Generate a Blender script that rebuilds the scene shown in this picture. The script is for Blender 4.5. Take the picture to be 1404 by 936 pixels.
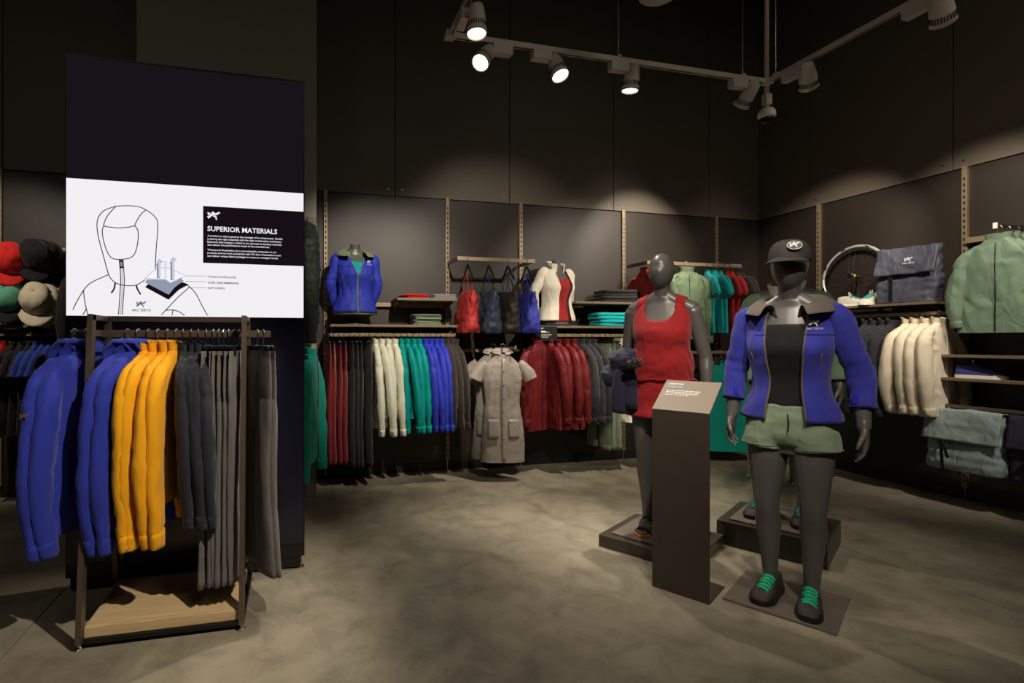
import bpy, bmesh, math, random
from mathutils import Vector, Matrix, noise, Quaternion
from mathutils.bvhtree import BVHTree
random.seed(7)
for o in list(bpy.data.objects): bpy.data.objects.remove(o)
scn = bpy.context.scene
COL = scn.collection
R = math.radians
# ------------------------------------------------------------------ camera
YAW = R(13.75); SN, CS = math.sin(YAW), math.cos(YAW)
CAMH, FPX, CXP, HYP = 1.32, 707.0, 573.0, 466.0
cam = bpy.data.cameras.new('camera'); camo = bpy.data.objects.new('camera', cam); COL.objects.link(camo)
camo.location = (0, 0, CAMH); camo.rotation_euler = (R(90), 0, -YAW)
cam.sensor_width = 36; cam.lens = FPX / 1404 * 36
cam.shift_x = (702 - CXP) / 1404; cam.shift_y = -(468 - HYP) / 1404
cam.clip_start = .05; cam.clip_end = 60
scn.camera = camo
# ------------------------------------------------------------------ world, exposure
w = bpy.data.worlds.new('world'); scn.world = w; w.use_nodes = True
w.node_tree.nodes['Background'].inputs[0].default_value = (1, .9, .78, 1)
w.node_tree.nodes['Background'].inputs[1].default_value = .012
vs = scn.view_settings; vs.view_transform = 'Standard'; vs.look = 'None'; vs.gamma = 1; vs.exposure = 0.0
vs.use_curve_mapping = False
WARM = (1.0, .88, .73)
# added unseen fill: three wide, weak lamps under the ceiling (housings further down)
FILL_SPOTS = [(-2.6, 0.6), (1.3, -0.6), (4.2, 0.4)]
FILL_W = 15.0
for (lx, ly) in FILL_SPOTS:
    ld = bpy.data.lights.new('fill_panel_light', 'AREA'); ld.shape = 'RECTANGLE'; ld.size = 1.2; ld.size_y = .6
    ld.energy = FILL_W; ld.color = WARM
    lo = bpy.data.objects.new('fill_panel_light', ld); COL.objects.link(lo); lo.location = (lx, ly, 5.30)

def W_y(px, py, Y):
    r = (px - CXP) / FPX; z = Y / (CS - r * SN)
    return Vector((z * (r * CS + SN), Y, CAMH - (py - HYP) / FPX * z))
def W_x(px, py, X):
    r = (px - CXP) / FPX; z = X / (r * CS + SN)
    return Vector((X, z * (CS - r * SN), CAMH - (py - HYP) / FPX * z))
def W_g(px, py, Z=0.0):
    z = FPX * (CAMH - Z) / (py - HYP); r = (px - CXP) / FPX
    return Vector((z * (r * CS + SN), z * (CS - r * SN), Z))

# ------------------------------------------------------------------ materials
MATS = {}
def s2l(c): return tuple(((v / 255 / 12.92) if v / 255 <= .04045 else ((v / 255 + .055) / 1.055) ** 2.4) for v in c)
def mat(name, rgb, rough=.6, metal=0., bump=0., bscale=200., var=0., vscale=6., spec=.5, emit=None, estr=0., sheen=0., lin=False):
    if name in MATS: return MATS[name]
    m = bpy.data.materials.new(name); m.use_nodes = True; nt = m.node_tree; b = nt.nodes['Principled BSDF']
    c = rgb if lin else s2l(rgb)
    b.inputs['Base Color'].default_value = (*c, 1); b.inputs['Roughness'].default_value = rough; b.inputs['Metallic'].default_value = metal
    b.inputs['Specular IOR Level'].default_value = spec
    if sheen: b.inputs['Sheen Weight'].default_value = sheen
    tc = nt.nodes.new('ShaderNodeTexCoord')
    if var:
        n = nt.nodes.new('ShaderNodeTexNoise'); n.inputs['Scale'].default_value = vscale; n.inputs['Detail'].default_value = 6
        nt.links.new(tc.outputs['Object'], n.inputs['Vector'])
        mx = nt.nodes.new('ShaderNodeMix'); mx.data_type = 'RGBA'
        mx.inputs[6].default_value = (*[v * (1 - var) for v in c], 1); mx.inputs[7].default_value = (*[min(1, v * (1 + var)) for v in c], 1)
        nt.links.new(n.outputs['Fac'], mx.inputs[0]); nt.links.new(mx.outputs[2], b.inputs['Base Color'])
    if bump:
        n = nt.nodes.new('ShaderNodeTexNoise'); n.inputs['Scale'].default_value = bscale; n.inputs['Detail'].default_value = 3
        nt.links.new(tc.outputs['Object'], n.inputs['Vector'])
        bp = nt.nodes.new('ShaderNodeBump'); bp.inputs['Strength'].default_value = bump; bp.inputs['Distance'].default_value = .004
        nt.links.new(n.outputs['Fac'], bp.inputs['Height']); nt.links.new(bp.outputs['Normal'], b.inputs['Normal'])
    if emit:
        b.inputs['Emission Color'].default_value = (*s2l(emit), 1); b.inputs['Emission Strength'].default_value = estr
    MATS[name] = m; return m
def fabric(name, rgb, rough=.75, shell=False):
    if 'fabric_' + name in MATS: return MATS['fabric_' + name]
    m = fabric0(name, rgb, rough, shell); nt = m.node_tree; b = nt.nodes['Principled BSDF']; tc = nt.nodes.new('ShaderNodeTexCoord')
    n = nt.nodes.new('ShaderNodeTexNoise'); n.inputs['Scale'].default_value = 7; n.inputs['Detail'].default_value = 4; n.inputs['Distortion'].default_value = 1.2; n.inputs['Roughness'].default_value = .45
    mp = nt.nodes.new('ShaderNodeMapping'); mp.inputs['Scale'].default_value = (1.6, 1.6, .75); nt.links.new(tc.outputs['Object'], mp.inputs[0]); nt.links.new(mp.outputs[0], n.inputs['Vector'])
    bp = nt.nodes.new('ShaderNodeBump'); bp.inputs['Strength'].default_value = .5 if shell else .3; bp.inputs['Distance'].default_value = .035
    old = b.inputs['Normal'].links[0].from_socket; nt.links.new(n.outputs['Fac'], bp.inputs['Height']); nt.links.new(old, bp.inputs['Normal']); nt.links.new(bp.outputs['Normal'], b.inputs['Normal'])
    return m
def fabric0(name, rgb, rough=.75, shell=False):
    return mat('fabric_' + name, rgb, .55 if shell else rough, bump=.45 if shell else .5, bscale=55 if shell else 350, var=.08, vscale=9, spec=.22, sheen=0 if shell else .15)

def concrete():
    m = bpy.data.materials.new('polished_concrete'); m.use_nodes = True; nt = m.node_tree; b = nt.nodes['Principled BSDF']; L = nt.links
    g = nt.nodes.new('ShaderNodeNewGeometry')
    def nz(sc, det, dist=0., rough=.55):
        n = nt.nodes.new('ShaderNodeTexNoise'); n.inputs['Scale'].default_value = sc; n.inputs['Detail'].default_value = det
        n.inputs['Distortion'].default_value = dist; n.inputs['Roughness'].default_value = rough
        L.new(g.outputs['Position'], n.inputs['Vector']); return n
    def ramp(src, stops):
        r = nt.nodes.new('ShaderNodeValToRGB'); L.new(src, r.inputs[0])
        e = r.color_ramp.elements
        e[0].position, e[0].color = stops[0][0], (*stops[0][1], 1); e[1].position, e[1].color = stops[-1][0], (*stops[-1][1], 1)
        for p, c in stops[1:-1]:
            k = e.new(p); k.color = (*c, 1)
        return r
    def mix(fac, a, c, kind='MIX'):
        x = nt.nodes.new('ShaderNodeMix'); x.data_type = 'RGBA'; x.blend_type = kind
        if isinstance(fac, float): x.inputs[0].default_value = fac
        else: L.new(fac, x.inputs[0])
        for s, v in ((6, a), (7, c)):
            if isinstance(v, tuple): x.inputs[s].default_value = (*v, 1)
            else: L.new(v, x.inputs[s])
        return x.outputs[2]
    big = ramp(nz(.9, 8, .5).outputs['Fac'], [(.30, (.17, .150, .110)), (.5, (.265, .238, .176)), (.70, (.36, .325, .245))])
    mid = ramp(nz(4.5, 9, .5, .68).outputs['Fac'], [(.32, (.62, .60, .57)), (.55, (1, 1, 1)), (.75, (1.12, 1.1, 1.05))])
    col = mix(1.0, big.outputs[0], mid.outputs[0], 'MULTIPLY')
    stain = ramp(nz(1.7, 6, .9).outputs['Fac'], [(.60, (0, 0, 0)), (.74, (.5, .5, .5))])
    col = mix(stain.outputs[0], col, (.13, .10, .07))
    pale = ramp(nz(26, 4, .5).outputs['Fac'], [(.66, (0, 0, 0)), (.76, (.45, .45, .45))])
    col = mix(pale.outputs[0], col, (.42, .39, .33))
    L.new(col, b.inputs['Base Color'])
    rr = ramp(nz(3, 6, 1).outputs['Fac'], [(.3, (.34, .34, .34)), (.7, (.58, .58, .58))]); L.new(rr.outputs[0], b.inputs['Roughness'])
    bp = nt.nodes.new('ShaderNodeBump'); bp.inputs['Strength'].default_value = .12; bp.inputs['Distance'].default_value = .004
    L.new(nz(30, 6).outputs['Fac'], bp.inputs['Height']); L.new(bp.outputs['Normal'], b.inputs['Normal'])
    b.inputs['Specular IOR Level'].default_value = .4
    return m
def wood():
    m = bpy.data.materials.new('pale_oak'); m.use_nodes = True; nt = m.node_tree; b = nt.nodes['Principled BSDF']
    tc = nt.nodes.new('ShaderNodeTexCoord'); mp = nt.nodes.new('ShaderNodeMapping'); mp.inputs['Scale'].default_value = (1.5, 22, 22)
    n = nt.nodes.new('ShaderNodeTexNoise'); n.inputs['Scale'].default_value = 3; n.inputs['Detail'].default_value = 6; n.inputs['Distortion'].default_value = .6
    r = nt.nodes.new('ShaderNodeValToRGB'); r.color_ramp.elements[0].position = .3; r.color_ramp.elements[0].color = (.52, .36, .185, 1)
    r.color_ramp.elements[1].position = .72; r.color_ramp.elements[1].color = (.70, .52, .29, 1)
    nt.links.new(tc.outputs['Object'], mp.inputs[0]); nt.links.new(mp.outputs[0], n.inputs['Vector']); nt.links.new(n.outputs['Fac'], r.inputs[0])
    nt.links.new(r.outputs[0], b.inputs['Base Color']); b.inputs['Roughness'].default_value = .5
    return m
M_CONC, M_WOOD = concrete(), wood()
M_UP = mat('upper_panel_grey', (90, 82, 71), .55, bump=.15, bscale=40, var=.06, vscale=2)
M_LOW = mat('lower_panel_umber', (38, 31, 25), .5, bump=.15, bscale=60, var=.06, vscale=2)
M_COLUMN = mat('column_grey', (128, 124, 114), .6, bump=.15, bscale=40)
M_DARK = mat('ceiling_black', (22, 21, 19), .8)
M_BASE = mat('baseboard_black', (24, 23, 22), .5)
M_TAUPE = mat('taupe_metal', (138, 122, 98), .4, .35)
M_SLOT = mat('slot_black', (8, 8, 7), .8)
M_STEEL = mat('rack_bronze_metal', (98, 86, 74), .38, .45)
M_SILVER = mat('bright_steel', (190, 188, 182), .25, 1.)
M_SHELF = mat('shelf_taupe', (112, 98, 78), .45, .1)
M_BLACK = mat('black_plastic', (16, 16, 17), .4)
M_WIRE = mat('hook_wire', (170, 168, 162), .3, 1.)
M_WHITE = mat('fixture_white', (205, 198, 186), .45)
M_BLUELOGO = mat('print_white', (215, 215, 215), .6)
M_MANN = mat('mannequin_satin_grey', (92, 90, 88), .36, .1, spec=.5)
M_PLINTH = mat('plinth_umber', (62, 55, 48), .32, bump=.03, bscale=50)
M_PLATE = mat('plate_taupe', (112, 102, 92), .45, .15)

# ------------------------------------------------------------------ mesh helpers
def mk(name, verts, faces, m, parent=None, smooth=False, link=True):
    me = bpy.data.meshes.new(name); me.from_pydata([tuple(v) for v in verts], [], faces); me.update()
    if smooth: me.polygons.foreach_set('use_smooth', [True] * len(me.polygons))
    if m: me.materials.append(m)
    o = bpy.data.objects.new(name, me); COL.objects.link(o)
    if parent: o.parent = parent
    return o
def from_mesh(name, me, m, parent=None):
    o = bpy.data.objects.new(name, me); COL.objects.link(o)
    if not me.materials: me.materials.append(m)
    o.material_slots[0].link = 'OBJECT'; o.material_slots[0].material = m
    if parent: o.parent = parent
    return o
def empty(name, loc=(0, 0, 0), rz=0.):
    o = bpy.data.objects.new(name, None); COL.objects.link(o); o.location = loc; o.rotation_euler = (0, 0, rz); o.empty_display_size = .1
    return o
def tag(o, label, cat, group=None):
    o['label'] = label; o['category'] = cat
    if group: o['group'] = group
    return o
def struct(o, label=None, cat=None):
    o['kind'] = 'structure'
    if label: o['label'] = label
    if cat: o['category'] = cat
    return o
class G:
    """collects verts and faces of one part"""
    def __init__(s): s.v = []; s.f = []
    def add(s, v, f):
        n = len(s.v); s.v += [Vector(p) for p in v]; s.f += [[i + n for i in q] for q in f]; return s
    def box(s, a, b, bev=0.):
        (x0, y0, z0), (x1, y1, z1) = a, b
        x0, x1 = min(x0, x1), max(x0, x1); y0, y1 = min(y0, y1), max(y0, y1); z0, z1 = min(z0, z1), max(z0, z1)
        if bev <= 0:
            v = [(x, y, z) for z in (z0, z1) for y in (y0, y1) for x in (x0, x1)]
            return s.add(v, [[0, 2, 3, 1], [4, 5, 7, 6], [0, 1, 5, 4], [2, 6, 7, 3], [0, 4, 6, 2], [1, 3, 7, 5]])
        bm = bmesh.new(); bmesh.ops.create_cube(bm, size=1)
        for q in bm.verts: q.co = Vector(((q.co.x + .5) * (x1 - x0) + x0, (q.co.y + .5) * (y1 - y0) + y0, (q.co.z + .5) * (z1 - z0) + z0))
        bmesh.ops.bevel(bm, geom=bm.edges[:], offset=bev, segments=2, affect='EDGES', profile=.6)
        bm.verts.index_update(); v = [q.co.copy() for q in bm.verts]; f = [[q.index for q in p.verts] for p in bm.faces]; bm.free()
        return s.add(v, f)
    def tube(s, pts, rad, n=12, cap=True, up=None):
        v, f = tube(pts, rad, n, cap, up); return s.add(v, f)
    def bar(s, a, b, w, h, up=(0, 0, 1)):
        a, b = Vector(a), Vector(b); d = (b - a).normalized(); u = Vector(up); x = d.cross(u)
        if x.length < 1e-4: x = d.cross(Vector((1, 0, 0)))
        x.normalize(); u = x.cross(d)
        v = [p + x * (i * w / 2) + u * (j * h / 2) for p in (a, b) for j in (-1, 1) for i in (-1, 1)]
        return s.add(v, [[0, 2, 3, 1], [4, 5, 7, 6], [0, 1, 5, 4], [2, 6, 7, 3], [0, 4, 6, 2], [1, 3, 7, 5]])
    def prism(s, outline, d):
        """closed outline of 3-D points pushed along d"""
        n = len(outline); d = Vector(d); v = [Vector(p) for p in outline] + [Vector(p) + d for p in outline]
        return s.add(v, [list(range(n))[::-1], list(range(n, 2 * n))] + [[i, (i + 1) % n, n + (i + 1) % n, n + i] for i in range(n)])
    def lathe(s, prof, n=24, axis='Z', at=(0, 0, 0), cap=True):
        v = []; f = []
        for (r, h) in prof:
            for k in range(n):
                a = 2 * math.pi * k / n; c, q = r * math.cos(a), r * math.sin(a)
                v.append(Vector(at) + (Vector((c, q, h)) if axis == 'Z' else Vector((h, c, q)) if axis == 'X' else Vector((c, h, q))))
        for i in range(len(prof) - 1):
            for k in range(n):
                k2 = (k + 1) % n; f.append([i * n + k, i * n + k2, (i + 1) * n + k2, (i + 1) * n + k])
        if cap: f.append(list(range(n))[::-1]); f.append(list(range((len(prof) - 1) * n, len(prof) * n)))
        return s.add(v, f)
    def build(s, name, m, parent=None, smooth=False, noisy=None):
        if noisy: s.v = [p + nvec(p, *noisy) for p in s.v]
        return mk(name, s.v, s.f, m, parent, smooth)
def nvec(p, amp, sc, seed=0.): return noise.noise_vector(Vector((p.x * sc + seed, p.y * sc - seed, p.z * sc * .5 + 3.1))) * amp
def frames(pts, up=None):
    pts = [Vector(p) for p in pts]; T = []
    for i in range(len(pts)):
        d = pts[min(i + 1, len(pts) - 1)] - pts[max(i - 1, 0)]; T.append(d.normalized())
    u = Vector(up) if up else (Vector((0, 1, 0)) if abs(T[0].y) < .9 else Vector((1, 0, 0)))
    out = []
    for t in T:
        a = u - t * u.dot(t)
        if a.length < 1e-5: a = Vector((1, 0, 0)) - t * t.x
        a.normalize(); b = t.cross(a); u = a; out.append((a, b))
    return out
def tube(pts, rad, n=12, cap=True, up=None):
    """swept tube; a radius may be r or (r along 'up', r across)"""
    pts = [Vector(p) for p in pts]
    if not isinstance(rad, (list, tuple)): rad = [rad] * len(pts)
    fr = frames(pts, up); v = []; f = []
    for p, r, (a, b) in zip(pts, rad, fr):
        ra, rb = (r if isinstance(r, (list, tuple)) else (r, r))
        for k in range(n):
            t = 2 * math.pi * k / n; v.append(p + a * ra * math.cos(t) + b * rb * math.sin(t))
    for i in range(len(pts) - 1):
        for k in range(n):
            k2 = (k + 1) % n; f.append([i * n + k, i * n + k2, (i + 1) * n + k2, (i + 1) * n + k])
    if cap: f.append(list(range(n))[::-1]); f.append(list(range((len(pts) - 1) * n, len(pts) * n)))
    return v, f
def crom(P, n=6, closed=False):
    P = [Vector(p) for p in P]; out = []; N = len(P)
    for i in range(N if closed else N - 1):
        if closed: p0, p1, p2, p3 = P[(i - 1) % N], P[i], P[(i + 1) % N], P[(i + 2) % N]
        else: p0, p1, p2, p3 = P[max(i - 1, 0)], P[i], P[i + 1], P[min(i + 2, N - 1)]
        for k in range(n):
            t = k / n
            out.append(.5 * ((2 * p1) + (p2 - p0) * t + (2 * p0 - 5 * p1 + 4 * p2 - p3) * t * t + (3 * p1 - p0 - 3 * p2 + p3) * t ** 3))
    if not closed: out.append(P[-1])
    return out
def lerp_tab(tab, z):
    """smooth interpolation in a table of (z, a, b, ...) sorted by z"""
    if z <= tab[0][0]: return tab[0][1:]
    if z >= tab[-1][0]: return tab[-1][1:]
    for i in range(len(tab) - 1):
        if tab[i][0] <= z <= tab[i + 1][0]:
            t = (z - tab[i][0]) / (tab[i + 1][0] - tab[i][0]); p0 = tab[max(i - 1, 0)]; p1 = tab[i]; p2 = tab[i + 1]; p3 = tab[min(i + 2, len(tab) - 1)]
            r = []
            for k in range(1, len(tab[0])):
                d1 = (p2[k] - p0[k]) / max(1e-6, p2[0] - p0[0]) * (p2[0] - p1[0]); d2 = (p3[k] - p1[k]) / max(1e-6, p3[0] - p1[0]) * (p2[0] - p1[0])
                t2, t3 = t * t, t ** 3
                r.append((2 * t3 - 3 * t2 + 1) * p1[k] + (t3 - 2 * t2 + t) * d1 + (-2 * t3 + 3 * t2) * p2[k] + (t3 - t2) * d2)
            return r
def crease(v, f, amp, seed, sx, sz, warp=.35):
    """sharp narrow folds: ridged noise, slightly warped so that they run diagonally"""
    me = bpy.data.meshes.new('t'); me.from_pydata([tuple(p) for p in v], [], f); me.update()
    N = [q.normal.copy() for q in me.vertices]; bpy.data.meshes.remove(me); out = []
    for p, n in zip(v, N):
        d = warp * noise.noise(Vector((p.x * 5 + seed, p.y * 5, p.z * 4)))
        a = .45 - abs(noise.noise(Vector((p.x * sx + d * 4 + seed * 2.1, p.y * sx + seed, p.z * sz + d * 5 - seed)))) * 1.6
        out.append(p + n * (amp * a))
    return out
def wrinkle(v, f, amp, seed, sx=7., sz=2.6, fine=.35, keep=None):
    """push vertices along their normals with stretched noise: cloth folds"""
    me = bpy.data.meshes.new('t'); me.from_pydata([tuple(p) for p in v], [], f); me.update()
    N = [q.normal.copy() for q in me.vertices]; bpy.data.meshes.remove(me); out = []
    for p, n in zip(v, N):
        a = noise.noise(Vector((p.x * sx + seed * 3.7, p.y * sx + seed, p.z * sz - seed))) + fine * noise.noise(Vector((p.x * sx * 3 + seed, p.y * sx * 3, p.z * sz * 3 + seed * 2.3)))
        k = keep(p) if keep else 1.
        out.append(p + n * (amp * a * k))
    return out
def modded(v, f, mods, name='body'):
    """mesh after modifiers: list of (type, {settings})"""
    me = bpy.data.meshes.new(name); me.from_pydata([tuple(p) for p in v], [], f); me.update()
    o = bpy.data.objects.new(name, me); COL.objects.link(o)
    for i, (t, kw) in enumerate(mods):
        md = o.modifiers.new(str(i), t)
        for k, q in kw.items(): setattr(md, k, q)
    dg = bpy.context.evaluated_depsgraph_get(); dg.update()
    r = bpy.data.meshes.new_from_object(o.evaluated_get(dg)); bpy.data.objects.remove(o); bpy.data.meshes.remove(me)
    r.polygons.foreach_set('use_smooth', [True] * len(r.polygons)); r.name = name
    return r
def union(g, voxel, it=4, fac=.5):
    return modded(g.v, g.f, [('REMESH', dict(mode='VOXEL', voxel_size=voxel)), ('SMOOTH', dict(iterations=it, factor=fac))])
def thick(v, f, t=.004, sub=0, off=0.):
    mods = [('SOLIDIFY', dict(thickness=t, offset=off))]
    if sub: mods.append(('SUBSURF', dict(levels=sub)))
    return modded(v, f, mods)
def grid_faces(nu, nv, closed):
    f = []
    for j in range(nv - 1):
        for i in range(nu if closed else nu - 1):
            i2 = (i + 1) % nu; f.append([j * nu + i, j * nu + i2, (j + 1) * nu + i2, (j + 1) * nu + i])
    return f
TEXTC = {}
def text_mesh(body, bold=.0):
    k = (body, bold)
    if k in TEXTC: return TEXTC[k]
    c = bpy.data.curves.new('lettering', 'FONT'); c.body = body; c.size = 1; c.resolution_u = 2; c.offset = bold; c.fill_mode = 'FRONT'; c.space_line = 1.05
    o = bpy.data.objects.new('lettering', c); COL.objects.link(o); dg = bpy.context.evaluated_depsgraph_get(); dg.update()
    me = bpy.data.meshes.new_from_object(o.evaluated_get(dg)); bpy.data.objects.remove(o)
    v = [q.co.copy() for q in me.vertices]; f = [list(p.vertices) for p in me.polygons]
    TEXTC[k] = (v, f); return v, f
def lettering(name, body, origin, xdir, ydir, width, m, parent, bold=.0, lift=.0015):
    v, f = text_mesh(body, bold); xs = [p.x for p in v]; s = width / (max(xs) - min(xs)); x0 = min(xs)
    X, Y = Vector(xdir).normalized(), Vector(ydir).normalized(); n = X.cross(Y); O = Vector(origin) + n * lift
    return mk(name, [O + X * ((p.x - x0) * s) + Y * (p.y * s) for p in v], f, m, parent)
BIRD = [[(0, 4.2), (1.3, 3.6), (2.2, 3.0), (3.4, 3.1), (4.6, 3.6)], [(.3, 3.0), (1.2, 3.4)], [(0, 1.4), (1.2, 2.1), (2.3, 2.6), (3.2, 2.5)], [(.5, .6), (1.4, 1.6), (2.2, 2.2)],
        [(3.4, 3.1), (4.4, 2.4), (5.2, 1.6), (5.0, .8), (5.6, 0)], [(3.0, 4.9), (3.7, 4.2), (4.6, 3.6), (5.8, 3.9), (6.6, 4.4), (7.6, 4.2)], [(4.6, 3.6), (5.6, 3.2), (6.4, 3.6)], [(2.4, 4.4), (3.0, 3.8), (3.4, 3.1)], [(6.6, 4.4), (6.4, 4.9)], [(4.4, 2.4), (3.6, 1.7)]]
def ribbon(P, wd, n):
    P = [Vector(p) for p in P]; v = []; f = []
    for i, p in enumerate(P):
        d = (P[min(i + 1, len(P) - 1)] - P[max(i - 1, 0)]); d.normalize(); s = n.cross(d) * wd / 2; v += [p - s, p + s]
    for i in range(len(P) - 1): f.append([2 * i, 2 * i + 2, 2 * i + 3, 2 * i + 1])
    return v, f
def bird(name, origin, xdir, ydir, width, m, parent, lift=.0015, wd=.62):
    X, Y = Vector(xdir).normalized(), Vector(ydir).normalized(); n = X.cross(Y); s = width / 7.6; g = G(); O = Vector(origin) + n * lift
    for st in BIRD:
        v, f = ribbon([O + X * (a * s) + Y * (b * s) for a, b in st], wd * s, n); g.add(v, f)
    return g.build(name, m, parent)
def logo(o_name, center, xdir, ydir, width, m, parent):
    X, Y = Vector(xdir).normalized(), Vector(ydir).normalized(); c = Vector(center)
    bird(o_name, c - X * width * .36, X, Y, width * .72, m, parent, lift=.002)
    lettering('wordmark', "ARC'TERYX", c - X * width * .5 - Y * width * .2, X, Y, width, m, parent, .012, lift=.002)

# ------------------------------------------------------------------ the room
BW, RWX = 5.05, 5.45
SEAMZ = 2.75
fl = mk('floor', *(lambda g: (g.v, g.f))(G().box((-6, -6, -.12), (RWX + .1, BW + .1, -.03))), M_BASE); struct(fl, 'polished grey brown concrete floor', 'floor')
xs = [-6, -1.17, 3.42, RWX + .1]
for a, b in zip(xs[:-1], xs[1:]):
    G().box((a + .003, -6, -.03), (b - .003, BW + .1, 0)).build('concrete_slab', M_CONC, fl)
def wall(name, a, b, m, label): return struct(G().box(a, b).build(name, m), label, 'wall')
wb = wall('wall_back', (-6, BW, 0), (RWX + .1, BW + .15, 5.6), M_BASE, 'dark panelled back wall behind the clothes rails')
wr = wall('wall_right', (RWX, -6, 0), (RWX + .15, BW, 5.6), M_BASE, 'dark panelled right wall with shelf and cream shirts')
wall('wall_left', (-6.15, -6, 0), (-6, BW + .1, 5.6), M_LOW, 'plain dark side wall of the shop')
wall('wall_front', (-6, -6.15, 0), (RWX + .1, -6, 5.6), M_LOW, 'plain dark wall facing the display wall')
struct(G().box((-6.1, -6.1, 5.55), (RWX + .1, BW + .1, 5.65)).build('ceiling', M_DARK), 'black painted high ceiling', 'ceiling')
seams = [-6, -4.79, -3.57, -2.35, -1.13, -.224, .996, 2.217, 3.453, 4.71, RWX]
for a, b in zip(seams[:-1], seams[1:]):
    p = G().box((a + .004, BW - .035, SEAMZ), (b - .004, BW, 5.55), .002).build('upper_panel', M_UP, wb)
    for sx in (a + .07, b - .07):
        G().lathe([(.009, BW - .041), (.007, BW - .034)], 10, 'Y', (sx, 0, SEAMZ + .06)).build('screw', M_SILVER, p)
low = [-6, -4.8, -3.57, -2.37, -1.15, .315, 1.535, 2.342, 3.574, 4.81, RWX]
for a, b in zip(low[:-1], low[1:]): G().box((a + .002, BW - .018, .08), (b - .002, BW, SEAMZ - .004)).build('lower_panel', M_LOW, wb)
rs = [BW - .035, 4.39, 3.15, 1.93, .71, -.5, -1.73, -2.95, -6]
for a, b in zip(rs[:-1], rs[1:]):
    p = G().box((RWX - .035, b + .004, SEAMZ), (RWX, a - .004, 5.55), .002).build('upper_panel', M_UP, wr)
    for sy in (a - .07, b + .07):
        G().lathe([(.009, RWX - .041), (.007, RWX - .034)], 10, 'X', (0, sy, SEAMZ + .06)).build('screw', M_SILVER, p)
rl = [BW - .018, 4.29, 3.07, 1.85, .63, -.6, -6]
for a, b in zip(rl[:-1], rl[1:]): G().box((RWX - .018, b + .002, .08), (RWX, a - .002, SEAMZ - .004)).build('lower_panel', M_LOW, wr)
struct(G().box((-6, BW - .03, 0), (RWX, BW, .08)).build('baseboard_back', M_BASE))
struct(G().box((RWX - .03, -6, 0), (RWX, BW - .03, .08)).build('baseboard_right', M_BASE))
struct(G().box((-1.18, 4.44, 0), (.204, BW - .036, 5.55), .004).build('wall_column', M_COLUMN), 'pale grey square column standing behind the tall display', 'column')
# slotted standards: upright channels that carry the shelves and rails
def standard(face, pos):
    e = empty('slotted_standard')
    if face == 'back':
        e.location = (pos, BW - .018, 0)
    else:
        e.location = (RWX - .018, pos, 0); e.rotation_euler.z = R(-90)
    G().box((-.0175, -.028, .10), (.0175, 0, SEAMZ + .012), .002).build('channel', M_TAUPE, e)
    g = G()
    for k in range(int((SEAMZ - .16) / .05)): z = .14 + k * .05; g.box((-.006, -.0288, z), (.006, -.027, z + .026))
    s = g.build('slot_row', M_SLOT, e); s['kind'] = 'stuff'
    G().lathe([(.012, 0.), (.012, .012), (.005, .014), (.005, .10)], 12, 'Z', (0, -.014, 0)).build('levelling_foot', M_SILVER, e)
    return e
for i, x in enumerate([-2.37, .315, 1.535, 2.342, 3.574, 4.81]):
    tag(standard('back', x), ['slotted upright beside the red caps', 'slotted upright between pale column and blue jacket bust', 'slotted upright between folded clothes and red tote bag', 'slotted upright behind the black and blue tote bags', 'slotted upright beside the folded black clothes pile', 'slotted upright in the corner behind the teal t-shirts'][i], 'upright', 'slotted wall uprights')
for i, y in enumerate([4.29, 3.07]):
    tag(standard('right', y), ['slotted upright beside the bicycle wheel', 'slotted upright between dark bag and sage green jackets'][i], 'upright', 'slotted wall uprights')

# ------------------------------------------------------------------ track lighting
TZ = 3.5; TX0, TX1, TYB = 1.10, 3.90, 3.53
tr = tag(empty('light_track', (TX0, TYB, TZ)), 'white U-shaped lighting track hung on thin wires', 'light track')
def tw(p): return Vector(p) - Vector((TX0, TYB, TZ))
def track_seg(a, b):
    o = G().bar(tw(a), tw(b), .036, .036).build('track_rail', M_WHITE, tr)
    d = (Vector(b) - Vector(a)).normalized()
    G().bar(tw(a) + d * .05 - Vector((0, 0, .0185)), tw(b) - d * .05 - Vector((0, 0, .0185)), .010, .003).build('conductor_slot', M_SLOT, o)
track_seg((TX0, -1.5, TZ), (TX0, TYB, TZ)); track_seg((TX0, TYB, TZ), (TX1, TYB, TZ)); track_seg((TX1, TYB, TZ), (TX1, -1.5, TZ))
for p in ((TX0, TYB, TZ), (TX1, TYB, TZ)): G().box(tw(p) - Vector((.035, .035, .024)), tw(p) + Vector((.035, .035, .022)), .004).build('corner_joint', M_WHITE, tr)
for p in [W_y(848, 90, TYB), W_y(1018, 100, TYB), W_y(657, 60, TYB), (TX1, TYB - .08, 0), (TX1, 1.2, 0), (TX0, 1.6, 0)]:
    q = (p[0], p[1], TZ)
    G().tube([tw(q) + Vector((0, 0, .015)), tw(q) + Vector((0, 0, 2.06))], .0035, 6).build('suspension_wire', M_SILVER, tr)
    G().box(tw(q) + Vector((-.015, -.022, .016)), tw(q) + Vector((.015, .022, .034)), .003).build('wire_clip', M_WHITE, tr)
HEADV = {}
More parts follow.
